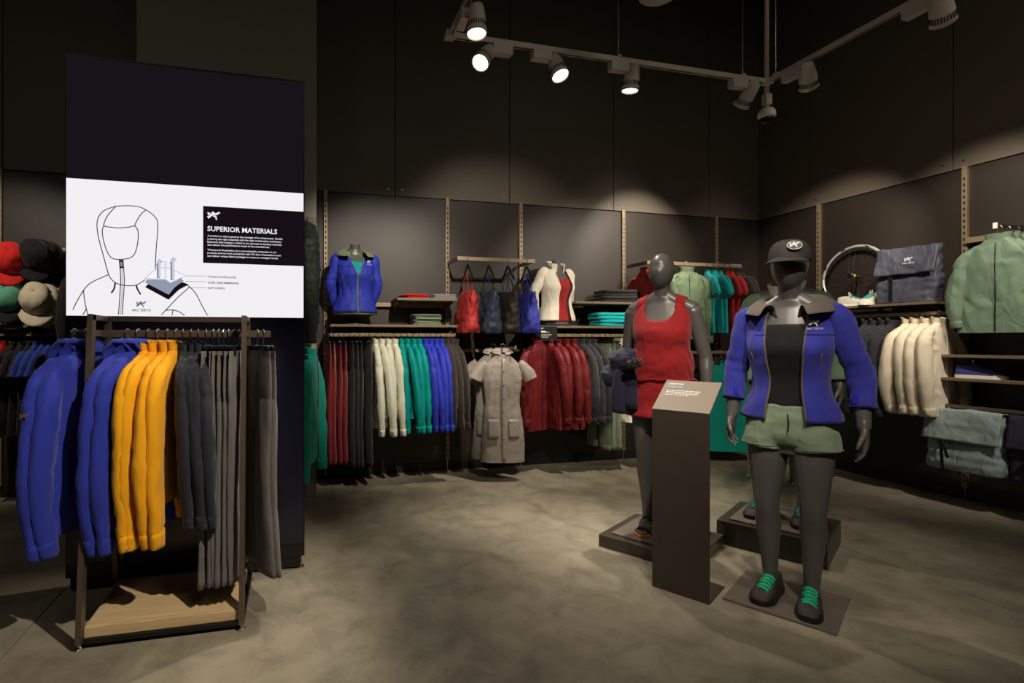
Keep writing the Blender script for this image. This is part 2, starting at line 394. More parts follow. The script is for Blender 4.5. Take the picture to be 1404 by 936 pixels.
def lamp_head(pos, aim, along, power, label, group, cone=48, blend=.7, side=(0, 0, 0)):
    """pos: point on the track; aim: point it lights; along: direction of the track; the driver box sits beside the barrel"""
    e = empty('track_spotlight', pos); tag(e, label, 'spotlight', group); al = Vector(along).normalized()
    G().bar(-al * .075 + Vector((0, 0, -.055)), al * .075 + Vector((0, 0, -.055)), .062, .07).build('driver_box', M_WHITE, e)
    piv = al * .12 + Vector((0, 0, -.10)) + Vector(side); d = (Vector(aim) - (Vector(pos) + piv)).normalized()
    G().tube([al * .07 + Vector((0, 0, -.06)), al * .10 + Vector((0, 0, -.07)), piv], .016, 10).build('swivel_arm', M_WHITE, e)
    rot = d.to_track_quat('-Z', 'Y')
    g = G().lathe([(.030, .075), (.044, .068), (.052, .03), (.060, -.04), (.066, -.10), (.067, -.125), (.060, -.127), (.058, -.112)], 28, cap=False); g.f.append(list(range(28))[::-1])
    b = g.build('lamp_barrel', M_WHITE, e, True); b.location = piv; b.rotation_mode = 'QUATERNION'; b.rotation_quaternion = rot
    ln = G().lathe([(.058, -.112), (.03, -.110), (.001, -.109)], 24, cap=False).build('lamp_lens', mat('lamp_glow', (255, 250, 240), .3, emit=(255, 236, 205), estr=9.), b, True)
    g = G()
    for k in range(28):
        a = 2 * math.pi * k / 28; c, s_ = math.cos(a), math.sin(a)
        g.bar((.0645 * c, .0645 * s_, -.06), (.0685 * c, .0685 * s_, -.095), .005, .003, up=(c, s_, 0))
    g.build('vent_slots', M_SLOT, b)['kind'] = 'stuff'
    ld = bpy.data.lights.new('spot', 'SPOT'); ld.energy = power; ld.color = WARM; ld.spot_size = R(cone); ld.spot_blend = blend; ld.shadow_soft_size = .035
    lo = bpy.data.objects.new('spot', ld); COL.objects.link(lo); lo.parent = b; lo.location = (0, 0, -.135)
    return e
PW = 125.0
seg2 = (1, 0, 0); seg1 = (0, 1, 0)
g_sp = 'white track spotlights'
lamp_head((TX0, 3.25, TZ), (1.0, 2.75, 0), (0, -1, 0), PW * .9, 'white spotlight above the track corner pointing straight down', g_sp, side=(.055, 0, 0))
lamp_head((W_y(688, 75, TYB).x, TYB, TZ), (-.55, 2.2, .6), (-1, 0, 0), PW * 1.5, 'lit white spotlight aimed back at the clothes rack', g_sp, 44)
lamp_head((W_y(742, 82, TYB).x, TYB, TZ), (2.25, 2.3, .6), (1, 0, 0), PW * .8, 'lit white spotlight turned towards the mannequins', g_sp, 50)
lamp_head((W_y(848, 95, TYB).x, TYB, TZ), (2.35, 3.9, 0), (1, 0, 0), PW * 2.6, 'white spotlight on mid track below a hanging wire', g_sp, 62)
lamp_head((W_y(1012, 108, TYB).x, TYB, TZ), (3.75, BW, 2.1), (1, 0, 0), PW * 2.0, 'white spotlight near the track corner tilted to back wall', g_sp, 58)
lamp_head((TX1, 3.30, TZ), (RWX, 4.2, 1.95), (0, -1, 0), PW * 1.4, 'white spotlight beside the ceiling camera turned to right wall', g_sp, 56)
lamp_head((TX1, 2.45, TZ), (RWX, 3.0, 1.9), (0, -1, 0), PW * 1.6, 'white spotlight far along the track lighting sage jackets', g_sp, 58)
# further heads added for light on the same two arms, outside the camera's view
for (p, aim, pw, lb) in [((TX0, 1.75, TZ), (.85, BW, 1.35), 3.2, 'spotlight aimed at the back rail'), ((TX0, 1.35, TZ), (2.05, BW, 1.8), 2.2, 'spotlight aimed at the tote bags'),
                         ((TX0, .9, TZ), (2.2, 2.75, 1.2), 1.6, 'spotlight aimed at the red dress'), ((TX0, .4, TZ), (-.62, 2.6, .35), 3.3, 'spotlight aimed at the front rack'),
                         ((TX0, .0, TZ), (2.4, 2.1, 1.0), 1.7, 'spotlight aimed at the blue jacket'), ((TX1, 1.5, TZ), (3.1, BW, 1.6), 2.4, 'spotlight aimed at the red jackets'),
                         ((TX1, .9, TZ), (RWX, 2.9, 1.1), 1.6, 'spotlight aimed at the bags'), ((TX1, .3, TZ), (4.1, BW, 1.5), 2.0, 'spotlight aimed at the teal shirts')]:
    lamp_head(p, aim, (0, 1, 0), PW * pw, 'added white ' + lb, g_sp, 38 if 'rack' in lb else 40 if 'jacket' in lb or 'dress' in lb else 46)
# short second track with a spot, unseen, added to light the left bay
t2 = tag(empty('light_track', (-2.3, 2.6, TZ)), 'added unseen white lighting track above the cap display', 'light track')
G().bar((-.8, 0, 0), (.9, 0, 0), .036, .036).build('track_rail', M_WHITE, t2); 
for sx in (-.6, .7): G().tube([(sx, 0, .015), (sx, 0, 2.06)], .0035, 6).build('suspension_wire', M_SILVER, t2)
lamp_head((-2.5, 2.6, TZ), (-2.3, BW, 1.5), (1, 0, 0), PW * 1.3, 'added white spotlight aimed at the caps', g_sp, 48)
# dome camera on its pole
dc = tag(empty('dome_camera', (W_y(1060, 108, TYB).x, TYB + .06, 0)), 'white dome security camera on a ceiling pole', 'camera')
G().tube([(0, 0, 3.30), (0, 0, 5.55)], .017, 12).build('pole', M_WHITE, dc, True)
G().box((-.03, -.028, 3.335), (.03, .028, 3.43), .006).build('junction_box', M_WHITE, dc)
G().lathe([(.018, 3.32), (.05, 3.30), (.066, 3.275), (.068, 3.24), (.052, 3.225)], 24).build('housing', M_WHITE, dc, True)
G().lathe([(.05, 3.226), (.048, 3.205), (.036, 3.18), (.018, 3.167), (.002, 3.164)], 24).build('dome', mat('smoked_dome', (10, 10, 11), .08), dc, True)
# ceiling pendant whose rim just shows at the top edge, and housings of the added fill lamps
q = W_y(905, -3, 3.0); pd = tag(empty('pendant_speaker', (q.x, 3.0, q.z)), 'pale round pendant hanging from ceiling above the track', 'pendant')
G().lathe([(.01, .0), (.10, .004), (.135, .03), (.13, .12), (.07, .22), (.02, .25)], 28).build('shell', M_WHITE, pd, True)
G().tube([(0, 0, .24), (0, 0, 5.55 - q.z)], .006, 8).build('cable', M_BLACK, pd)
for (lx, ly) in FILL_SPOTS:
    p = tag(empty('fill_panel', (lx, ly, 5.32)), 'added flat fill light panel high above the shop floor', 'ceiling light', 'fill panels')
    G().box((-.62, -.32, 0), (.62, .32, .06), .01).build('frame', M_WHITE, p)
    for sx in (-.5, .5): G().tube([(sx, 0, .05), (sx, 0, .24)], .006, 6).build('rod', M_SILVER, p)

# ------------------------------------------------------------------ mannequins
TOR = [(.76, .115, .082, .01), (.82, .166, .110, .012), (.90, .178, .118, .015), (.97, .160, .104, .006), (1.06, .126, .086, .0), (1.12, .122, .084, -.002), (1.20, .138, .104, -.012),
       (1.265, .150, .122, -.020), (1.33, .155, .106, -.010), (1.40, .160, .082, .006), (1.445, .150, .068, .014), (1.475, .11, .058, .016), (1.505, .060, .054, .010)]
def tor_pt(z, ph, off=.0, tab=TOR):
    rx, ry, cy = lerp_tab(tab, z)
    return Vector(((rx + off) * math.sin(ph), cy - (ry + off) * math.cos(ph), z))
def shell(zlo, zhi, ph0, ph1, nu, nv, off, tab=TOR, closed=False):
    """cloth following the torso: phi 0 is the front centre; zlo, zhi, off may be functions of phi or z"""
    v = []
    for j in range(nv):
        for i in range(nu):
            ph = ph0 + (ph1 - ph0) * i / (nu if closed else nu - 1)
            a = zlo(ph) if callable(zlo) else zlo; b = zhi(ph) if callable(zhi) else zhi
            z = a + (b - a) * j / (nv - 1); v.append(tor_pt(z, ph, off(z, ph) if callable(off) else off, tab))
    return v, grid_faces(nu, nv, closed)
def hand(g, wrist, d, n, s, curl=1.):
    w, d = Vector(wrist), Vector(d).normalized(); n = Vector(n); n = (n - d * n.dot(d)).normalized(); s = Vector(s); s = (s - d * s.dot(d) - n * s.dot(n)).normalized()
    g.tube([w - d * .03, w + d * .02, w + d * .055, w + d * .085, w + d * .098], [(.021, .026), (.019, .032), (.018, .041), (.014, .043), (.008, .038)], 14, up=n)
    for k, (so, ln) in enumerate(((.033, .074), (.011, .083), (-.011, .077), (-.033, .060))):
        p = w + d * (.088 - .004 * abs(k - 1.3)) + s * so; P = [p - d * .02, p]; ang = .18 * curl + .05 * k * curl; q = p
        for fr_, da in ((.42, .38), (.32, .42), (.26, .30)):
            q = q + (d * math.cos(ang) + n * math.sin(ang)) * ln * fr_; P.append(q); ang += da * curl
        g.tube(P, [.0092, .0092, .0085, .0078, .0060], 10)
    b = w + d * .022 + s * .022; t1 = b + (d * .62 + s * .62 + n * .30).normalized() * .042; t2 = t1 + (d * .9 + s * .22 + n * .35).normalized() * .032; t3 = t2 + (d * .95 + n * .4).normalized() * .022
    g.tube([w + d * .005 + s * .008, b, t1, t2, t3], [.014, .015, .0125, .0105, .0075], 10)
def body_mesh(arms, legs, head=True, voxel=.0055, feet=False):
    g = G()
    P = []; RR = []
    zs = [t[0] for t in TOR]; n = 28; v = []; rows = []
    zz = [.745 + (1.505 - .745) * k / 44 for k in range(45)]
    for z in zz:
        rows.append([tor_pt(z, 2 * math.pi * k / n) for k in range(n)])
    v = [p for r in rows for p in r]; f = grid_faces(n, len(rows), True); f.append(list(range(n))[::-1]); f.append(list(range((len(rows) - 1) * n, len(rows) * n)))
    g.add(v, f)
    for sx in (-1, 1):
        g.tube([(sx * .066, -.05, 1.265), (sx * .067, -.085, 1.262), (sx * .068, -.108, 1.258), (sx * .068, -.120, 1.256)], [.062, .056, .038, .014], 16)
        g.tube([(sx * .078, .06, .90), (sx * .08, .105, .885), (sx * .08, .128, .88)], [.085, .072, .03], 16)
        g.tube([(sx * .03, .01, 1.51), (sx * .08, .012, 1.475), (sx * .14, .012, 1.447), (sx * .178, .010, 1.42)], [(.042, .042), (.046, .040), (.05, .046), (.05, .05)], 14)
    g.tube([(0, .016, 1.44), (0, .010, 1.50), (0, -.002, 1.56), (0, -.012, 1.62)], [.060, .050, .047, .05], 18)
    if head:
        v = []; rows = 22; n = 26
        for j in range(rows):
            t = -1 + 2 * (j + .02) / (rows - .96); z = 1.672 + .117 * t; k = math.sqrt(max(0, 1 - t * t))
            wx = .078 * k * (1 - .16 * max(0, -t)) ; wy = .098 * k; yo = -.012 - .012 * max(0, -t)
            for i in range(n):
                a = 2 * math.pi * i / n; x, y = wx * math.sin(a), -wy * math.cos(a)
                fr_ = max(0, math.cos(a)) ** 6
                y -= fr_ * (.006 * math.exp(-((t + .12) / .28) ** 2) - .006 * math.exp(-((t - .22) / .14) ** 2))   # hint of nose and brow
                v.append(Vector((x, y + yo, z)))
        f = grid_faces(n, rows, True); f.append(list(range(n))[::-1]); f.append(list(range((rows - 1) * n, rows * n))); g.add(v, f)
    for sx, (sh, el, wr, hd, pn, th) in zip((-1, 1), arms):
        sh, el, wr = Vector(sh), Vector(el), Vector(wr); m1 = sh.lerp(el, .45); m2 = el.lerp(wr, .3)
        g.tube([sh + (sh - el).normalized() * .03, sh, m1, el, m2, wr], [(.034, .034), (.052, .05), (.043, .043), (.037, .038), (.039, .038), (.024, .027)], 16)
        hand(g, wr, hd, pn, th)
    for sx, (hp, kn, an) in zip((-1, 1), legs):
        hp, kn, an = Vector(hp), Vector(kn), Vector(an); th1 = hp.lerp(kn, .35); th2 = hp.lerp(kn, .75); c1 = kn.lerp(an, .30) + Vector((0, .018, 0)); c2 = kn.lerp(an, .65) + Vector((0, .008, 0))
        g.tube([hp + Vector((0, 0, .04)), hp, th1, th2, kn, kn.lerp(an, .1), c1, c2, an, an + Vector((0, 0, -.05))], [.078, .092, .086, .067, .056, .053, .058, .043, .033, .036], 18)
        if feet:
            g.tube([an + Vector((0, .035, -.055)), an + Vector((0, .0, -.05)), an + Vector((0, -.06, -.058)), an + Vector((0, -.12, -.078)), an + Vector((0, -.165, -.084)), an + Vector((0, -.18, -.086))], [(.022, .026), (.032, .032), (.026, .036), (.017, .042), (.012, .036), (.006, .022)], 14, up=(0, 0, 1))
    return union(g, voxel, 5, .5)
def arm_std(sx, el=(.262, .03, 1.13), wr=(.278, -.035, .895)):
    return ((sx * .178, .010, 1.415), (sx * el[0], el[1], el[2]), (sx * wr[0], wr[1], wr[2]), (sx * .06, -.16, -1), (-sx, -.15, 0), (0, -1, 0))
def leg_std(sx, dx=0., fy=0.): return ((sx * .092, .0, .83), (sx * .098, -.012 + fy, .49), (sx * .088, .022 + fy, .10))
# shoes
def shoe(name, parent, x, y, z, rz, upper, sole, lace, ln=.285):
    e = G()
    secs = [(-.5, .010, .012), (-.47, .028, .030), (-.40, .041, .047), (-.28, .051, .060), (-.14, .050, .076), (0., .045, .094), (.12, .042, .102), (.26, .041, .106), (.38, .039, .104), (.46, .031, .100), (.50, .010, .080)]
    v = []; n = 18
    for (t, w, h) in secs:
        for k in range(n):
            a = math.pi * k / (n - 1); c = math.cos(a); s_ = math.sin(a)
            v.append(Vector((w * (abs(c) ** .7) * (1 if c > 0 else -1), t * ln, .018 + (h - .018) * (s_ ** .75))))
    f = grid_faces(n, len(secs), False); f.append([k for k in range(n)][::-1]); f.append([(len(secs) - 1) * n + k for k in range(n)])
    up = mk('shoe', v, f, upper, parent, True); up.location = (x, y, z); up.rotation_euler.z = rz
    out = [(t * ln * 1.02, w + .004) for (t, w, h) in secs]
    loop = [Vector((w, yy, 0)) for yy, w in out] + [Vector((-w, yy, 0)) for yy, w in out[::-1]]
    G().prism(loop, (0, 0, .026)).build('sole', sole, up)
    # toe cap strip
    v = []; 
    for (t, w, h) in secs[:4]:
        for k in range(n):
            a = math.pi * k / (n - 1); c = math.cos(a); s_ = math.sin(a); v.append(Vector(((w + .003) * (abs(c) ** .7) * (1 if c > 0 else -1), t * ln - .003, .018 + (h * .80 - .018) * (s_ ** .75))))
    mk('toe_cap', v, grid_faces(n, 4, False), sole, up, True)
    for k in range(5):
        t = -.26 + k * .075; yy = t * ln; h = .060 + (.094 - .060) * (k / 4.) + .003; wd = .029
        sgn = 1 if k % 2 else -1
        G().tube([(-wd, yy - sgn * .008, h - .010), (-wd * .4, yy, h + .002), (wd * .4, yy, h + .002), (wd, yy + sgn * .008, h - .010)], .0066, 8).build('lace', lace, up, True)
        G().tube([(wd, yy - sgn * .008, h - .010), (wd * .3, yy + .006, h + .004), (-wd * .3, yy + .012, h + .004), (-wd, yy + .016, h - .008)], .0056, 8).build('lace', lace, up, True)
    G().box((-.016, .10 * ln, .086), (.016, .16 * ln, .128), .004).build('tongue', upper, up)
    G().tube([(-.010, .14 * ln, .12), (-.008, .16 * ln, .142), (.008, .16 * ln, .142), (.010, .14 * ln, .12)], .003, 6).build('pull_loop', M_BLUELOGO, up)
    return up
M_SHOE = mat('shoe_brown', (52, 44, 40), .7, bump=.3, bscale=300); M_SOLE = mat('shoe_rubber_black', (18, 17, 17), .5); M_LACE = mat('lace_green', (22, 172, 122), .6); M_LACE2 = mat('lace_teal', (25, 120, 110), .6)
F_COB = fabric('cobalt', (52, 56, 158)); F_LIN = fabric('hood_lining_grey', (98, 88, 84)); F_BLK = fabric('black', (22, 21, 22)); F_SAGE = fabric('sage', (134, 152, 128)); F_RED = fabric('scarlet', (150, 28, 32))
F_NAVY = fabric('navy', (38, 38, 62)); F_WHITE = fabric('off_white', (222, 216, 196)); F_TROUS = fabric('slate_trouser', (60, 58, 57))
def path_sleeve(g_or, joints, radii, n=18, nseg=26, amp=.007, seed=1., ridges=None):
    P = crom(joints, 8); m = len(P); rad = []
    for i in range(m):
        t = i / (m - 1); k = t * (len(radii) - 1); a = int(min(k, len(radii) - 2)); r = radii[a] + (radii[a + 1] - radii[a]) * (k - a)
        if ridges:
            for (c, wd, h) in ridges: r += h * math.exp(-((t - c) / wd) ** 2)
        rad.append(r)
    v, f = tube(P, rad, n, False); v = wrinkle(v, f, amp, seed, 9, 9, .5); v = crease(v, f, amp * .9, seed + 1, 9, 12, .6)
    return v, f
def rib_edge(v, nu, nv, side, m, parent, rad=.005, name='zipper'):
    i = 0 if side == 0 else nu - 1
    return G().tube([v[j * nu + i] for j in range(nv)], rad, 6).build(name, m, parent, True)

def open_jacket(parent, col, lining, hem, gap, arms, cuff=None, hood=True, name='jacket', off=.022, collar_m=None, seed=1., tab=TOR, zip_m=None, sleeves=True, wr=.004, gap_top=None, chest_logo=True, vopen=0.):
    """jacket worn on a torso; gap = half opening angle at the front"""
    gt = gap if gap_top is None else gap_top
    nu, nv = 64, 34; v = []
    for j in range(nv):
        z = hem + (1.462 - hem) * j / (nv - 1); gz = gap + (gt - gap) * max(0, (j / (nv - 1) - vopen) / (1 - vopen))
        for i in range(nu):
            ph = gz + (2 * math.pi - 2 * gz) * i / (nu - 1); fl_ = .016 * max(0, (1.05 - z) / .15) if z < 1.05 else 0
            loose = .014 * math.exp(-((z - 1.08) / .10) ** 2)
            v.append(tor_pt(z, ph, off + fl_ + loose - (.012 * max(0, (z - 1.40) / .06)), tab))
    f = grid_faces(nu, nv, False); v = wrinkle(v, f, .008, seed, 8, 5, .4, keep=lambda p: .5 if p.z > 1.40 else 1.); v = crease(v, f, .007, seed + 2, 8, 6)
    me = thick(v, f, wr); o = from_mesh(name, me, col, parent)
    zm = zip_m or lining
    if gap > .01: rib_edge(v, nu, nv, 0, zm, o); rib_edge(v, nu, nv, 1, zm, o)
    else: G().tube([v[j * nu] + Vector((0, -.004, 0)) for j in range(nv)], .004, 6).build('zipper', zm, o, True)
    if sleeves:
        for sx, a in zip((-1, 1), arms):
            sh, el, wrs = Vector(a[0]), Vector(a[1]), Vector(a[2]); end = el.lerp(wrs, cuff) if cuff is not None else wrs
            J = [sh + Vector((-sx * .05, .004, .018)), sh + Vector((sx * .008, 0, 0)), sh.lerp(el, .5) + Vector((sx * .004, 0, 0)), el, end]
            rd = [(1.466, 1)] and ([(-.26, .004, 0)] and ([(.60, .035, .006), (.70, .025, .006), (.79, .025, .005)] if cuff is not None else [(.6, .05, .006), (.7, .04, .005)]))
            sv, sf = path_sleeve(None, J, [.050, .056, .053, .051, .047], amp=.007, seed=seed + sx, ridges=rd)
            so = from_mesh('sleeve', thick(sv, sf, .004), col, o)
            d = (Vector(end) - el).normalized(); tabm = fabric('bright_cobalt', (40, 48, 190))
            if col is F_COB: G().box(end - d * .05 + Vector((-sx * .020 - .012, -.056, -.022)), end - d * .05 + Vector((-sx * .020 + .012, -.050, .022)), .002).build('cuff_tab', tabm, so)
    # stand collar / folded hood
    nu2 = 48; prof = [(.000, 1.440), (.004, 1.47), (.014, 1.498), (.034, 1.508), (.060, 1.498), (.082, 1.476), (.094, 1.450)] if hood else [(.0, 1.44), (.003, 1.47), (.006, 1.50), (.012, 1.535), (.016, 1.545)]
    g0 = max(gt, .30) if hood else max(gt, .16); v = []
    for (ro, z) in prof:
        for i in range(nu2):
            ph = g0 + (2 * math.pi - 2 * g0) * i / (nu2 - 1); back = .5 - .5 * math.cos(ph)
            rx, ry = .088 + ro * (1.15 if hood else 1), .078 + ro; zz = z - .030 * math.cos(ph) * 1. - (.0 if hood else 0)
            v.append(Vector((rx * math.sin(ph), .012 - ry * math.cos(ph) * (1.0 + .25 * (1 - back) * (1 if hood else 0)), zz + (.012 * back if hood else 0))))
    f = grid_faces(nu2, len(prof), False); v = wrinkle(v, f, .009 if hood else .003, seed + 4, 16, 16, .5)
    from_mesh('hood' if hood else 'collar', thick(v, f, .006, 1), (lining if hood else (collar_m or col)), o)
    # seams, pocket zips
    for sx in (-1, 1):
        G().tube([tor_pt(1.33 - .26 * k / 12, sx * (.95 + .02 * math.sin(k)), off + .007, tab) for k in range(4, 13)], .0028, 6).build('pocket_zip', zm, o, True)
    G().tube([tor_pt(1.335, gap + .03 + (2.0 - gap) * k / 20, off + .0045, tab) for k in range(21)], .0016, 5).build('yoke_seam', col, o, True)
    G().tube([tor_pt(1.335, -(gap + .03 + (2.0 - gap) * k / 20), off + .0045, tab) for k in range(21)], .0016, 5).build('yoke_seam', col, o, True)
    if chest_logo:
        c = tor_pt(1.372, .62, off + .012, tab); n = Vector((math.sin(.62), -math.cos(.62), .12)).normalized(); xd = Vector((math.cos(.62), math.sin(.62), 0)); logo('chest_logo', c, xd, n.cross(xd), .072, M_BLUELOGO, o)
    return o

FACE = R(-59.3)
def plate(parent, m=M_PLATE, s=.225, z=0.): return G().box((-s, -s, z), (s, s, z + .012), .002).build('base_plate', m, parent)
# --- mannequin in the blue jacket, on a thin plate on the floor
pl2 = W_g(1149.5, 869, .012); c2 = Vector((2.44, 2.10, 0))
bp = G().box((-.228, -.228, 0), (.228, .228, .012), .002).build('floor_plate', M_PLATE); bp.location = c2; bp.rotation_euler.z = FACE; tag(bp, 'thin square taupe plate on floor under green-laced shoes', 'plate')
m2 = tag(empty('mannequin', (2.435, 2.075, .012), FACE), 'grey mannequin in cobalt jacket, sage shorts and black cap', 'mannequin')
A2 = [arm_std(-1, (.245, .035, 1.14), (.252, -.02, .905)), arm_std(1, (.270, .035, 1.13), (.285, -.03, .90))]; L2 = [leg_std(-1, 0, .0), leg_std(1, 0, -.02)]
from_mesh('body', body_mesh(A2, L2, True, .005), M_MANN, m2)
v, f = shell(.90, lambda p: 1.385 if abs(math.sin(p)) < .55 else 1.385 + .03 * (abs(math.sin(p)) - .55), 0, 2 * math.pi, 56, 26, .006, closed=True)
from_mesh('tank_top', thick(wrinkle(v, f, .002, 5), f, .003), F_BLK, m2)
open_jacket(m2, F_COB, F_LIN, .915, .40, A2, cuff=.62, seed=2., off=.024, gap_top=.50)
def shorts(parent, col, top=.99, inseam=.685, seed=3.):
    g = G(); n = 30; rows = [[tor_pt(z, 2 * math.pi * k / n, .014) for k in range(n)] for z in [.785 + (top - .785) * q / 10 for q in range(11)]]
    f = grid_faces(n, 11, True); f.append(list(range(n))[::-1]); f.append(list(range(10 * n, 11 * n))); g.add([p for r in rows for p in r], f)
    for sx in (-1, 1): g.tube([(sx * .080, .010, .95), (sx * .086, .010, .90), (sx * .094, .006, .85), (sx * .102, .002, .80), (sx * .106, .0, inseam)], [(.115, .088), (.124, .096), (.124, .099), (.120, .101), (.114, .103)], 24, up=(0, 1, 0))
    me = union(g, .007, 9); vv = [q.co.copy() for q in me.vertices]; nn = [q.normal.copy() for q in me.vertices]
    for q, p, k in zip(me.vertices, vv, nn):
        if p.z > inseam + .012: q.co = p + k * .006 * (noise.noise(Vector((p.x * 9 + seed, p.y * 9, p.z * 16))) + .4 * noise.noise(p * 40))
    o = from_mesh('shorts', me, col, parent)
    for sx in (-1, 1):
        G().tube([Vector((sx * .106, -.002, inseam + .022)) + Vector((.1025 * math.cos(a), .1145 * math.sin(a), 0)) for a in [2 * math.pi * k / 24 for k in range(25)]], .0016, 5).build('hem_stitch', col, o, True)
    G().tube([(.012, -.122, .95), (.018, -.132, .90), (.014, -.134, .865)], .003, 6).build('drawcord', M_BLACK, o, True)
    return o
shorts(m2, F_SAGE, seed=1., inseam=.762)
for sx, L in zip((-1, 1), L2): shoe('shoe', m2, L[2][0], L[2][1] - .055, 0, sx * .10, M_SHOE, M_SOLE, M_LACE)
# cap with brim and oval badge
def cap_on(parent, zc, yc, m, badge=True, s=1.):
    g = G(); n = 30; rows = 12; v = []
    for j in range(rows):
        t = j / (rows - 1); a = t * math.pi / 2; k = math.cos(a) ** .55 if t < 1 else .02; z = zc + .105 * s * math.sin(a) ** .9
        for i in range(n):
            ph = 2 * math.pi * i / n; fr_ = max(0, math.cos(ph)); v.append(Vector((.090 * s * k * math.sin(ph), yc - .112 * s * k * math.cos(ph), z + .010 * fr_ * (1 - t))))
    o = mk('cap', v, grid_faces(n, rows, True), m, parent, True)
    v = []
    for j in range(6):
        r = j / 5
        for i in range(17):
            ph = (i / 16 - .5) * 2.1; e = 1 + .62 * r * math.cos(ph * .75) ** 1.2
            v.append(Vector((.091 * s * e ** .55 * math.sin(ph), yc - .113 * s * math.cos(ph) * e, zc + .012 - .03 * r * math.cos(ph) - .028 * (1 - math.cos(ph * 1.0)))))
    from_mesh('brim', thick(v, grid_faces(17, 6, False), .004), m, o)
    if badge:
        ph = .42; c = Vector((.0915 * math.sin(ph), yc - .114 * math.cos(ph), zc + .062)); nrm = Vector((math.sin(ph), -math.cos(ph), .30)).normalized(); xd = Vector((math.cos(ph), math.sin(ph), 0)); yd = nrm.cross(xd)
        ring = [c + nrm * .004 + xd * (.030 * math.cos(a)) + yd * (.0215 * math.sin(a)) for a in [2 * math.pi * k / 28 for k in range(29)]]
        b = G().prism([p - nrm * .004 for p in ring[:-1]], nrm * .0035).build('badge', M_BLACK, o); G().tube(ring, .0016, 6).build('badge_ring', M_BLUELOGO, b)
        bird('badge_mark', c - xd * .021 - yd * .012 + nrm * .0045, xd, yd, .042, M_BLUELOGO, b, .001, .9)
    return o
cap_on(m2, 1.702, -.012, mat('cap_charcoal', (44, 42, 40), .75, bump=.4, bscale=250))
# --- mannequin in the red dress
pq = empty('plinth', (2.301, 2.84, 0), FACE); tag(pq, 'low dark plinth under the mannequin in red dress', 'plinth')
G().box((-.282, -.285, 0), (.282, .285, .075), .003).build('block', M_PLINTH, pq); G().box((-.225, -.225, .0752), (.225, .225, .087), .002).build('base_plate', M_PLATE, pq)
m1 = tag(empty('mannequin', (2.305, 2.84, .087), FACE + R(9)), 'grey egg-headed mannequin in red drop-waist dress behind the sign stand', 'mannequin')
A1 = [((-.178, .010, 1.415), (-.225, .045, 1.135), (-.155, -.145, 1.075), (.45, -.75, .05), (.25, .1, 1), (-.3, -.2, .8)), arm_std(1, (.245, .03, 1.12), (.262, -.02, .885))]
L1 = [leg_std(-1), leg_std(1)]
from_mesh('body', body_mesh(A1, L1, True, .005, True), M_MANN, m1)
DT = [(.66, .198, .150, .006), (.76, .196, .148, .008)] + [(z, rx + .012, ry + .012, cy) for (z, rx, ry, cy) in TOR if z >= .82]
def dress_top(p):
    a = abs(((p + math.pi) % (2 * math.pi)) - math.pi)          # 0 front, pi back
    pts = [(0, 1.350), (.30, 1.356), (.48, 1.39), (.62, 1.462), (1.18, 1.462), (1.28, 1.41), (1.43, 1.345), (1.57, 1.33), (1.72, 1.345), (1.87, 1.41), (1.97, 1.462), (2.52, 1.462), (2.65, 1.42), (3.15, 1.40)]
    for (a0, z0), (a1, z1) in zip(pts[:-1], pts[1:]):
        if a0 <= a <= a1: return z0 + (z1 - z0) * (a - a0) / (a1 - a0)
    return 1.40
v, f = shell(.745, dress_top, 0, 2 * math.pi, 96, 44, lambda z, p: .005 + .040 * math.exp(-((z - 1.09) / .085) ** 2) + .010 * max(0, (.95 - z) / .2), tab=DT, closed=True)
v = wrinkle(v, f, .009, 8., 6, 9, .5, keep=lambda p: .25 if p.z > 1.30 else 1.); v = [a if a.z > 1.25 else b for a, b in zip(v, crease(v, f, .010, 3., 7, 12, .8))]
dr = from_mesh('dress', thick(v, f, .003), F_RED, m1)
G().tube([tor_pt(.985 + .006 * math.sin(k), 2 * math.pi * k / 40, .030, DT) for k in range(41)], .006, 6).build('waist_seam', F_RED, dr, True)
bb = [c for c in m1.children if c.name.startswith('body')][0].data; tree = BVHTree.FromPolygons([q.co.copy() for q in bb.vertices], [list(p.vertices) for p in bb.polygons])
for sx in (-1, 1):
    v = []; na, nx = 20, 5
    for k in range(na):
        a = R(-12 + 204 * k / (na - 1)); d = Vector((0, -math.cos(a), math.sin(a)))
        for q in range(nx):
            c = Vector((sx * (.086 + .056 * q / (nx - 1)), .014, 1.435)); hit = tree.ray_cast(c + d * .3, -d)[0]; v.append((hit if hit else c + d * .06) + d * .009)
    from_mesh('strap', thick(v, grid_faces(nx, na, False), .004), F_RED, dr)
M_CORK = mat('sandal_cork', (196, 128, 44), .8, bump=.4, bscale=200)
for sx, L in zip((-1, 1), L1):
    an = Vector(L[2]); out = [(.045, .026), (.02, .036), (-.05, .036), (-.11, .046), (-.16, .044), (-.19, .030), (-.2, .012)]
    loop = [an + Vector((w_, y_, -.10)) for y_, w_ in out] + [an + Vector((-w_, y_, -.10)) for y_, w_ in out[::-1]]
    sd = G().prism(loop, (0, 0, .014)).build('sandal', M_CORK, m1)
    for yy, hh in ((-.135, .034), (-.03, .075)):
        G().tube([an + Vector((.046 * math.cos(a), yy, -.088 + hh * math.sin(a))) for a in [math.pi * k / 12 for k in range(13)]], [(.003, .011)] * 13, 8, up=(0, 0, 1)).build('sandal_strap', M_BLACK, sd, True)
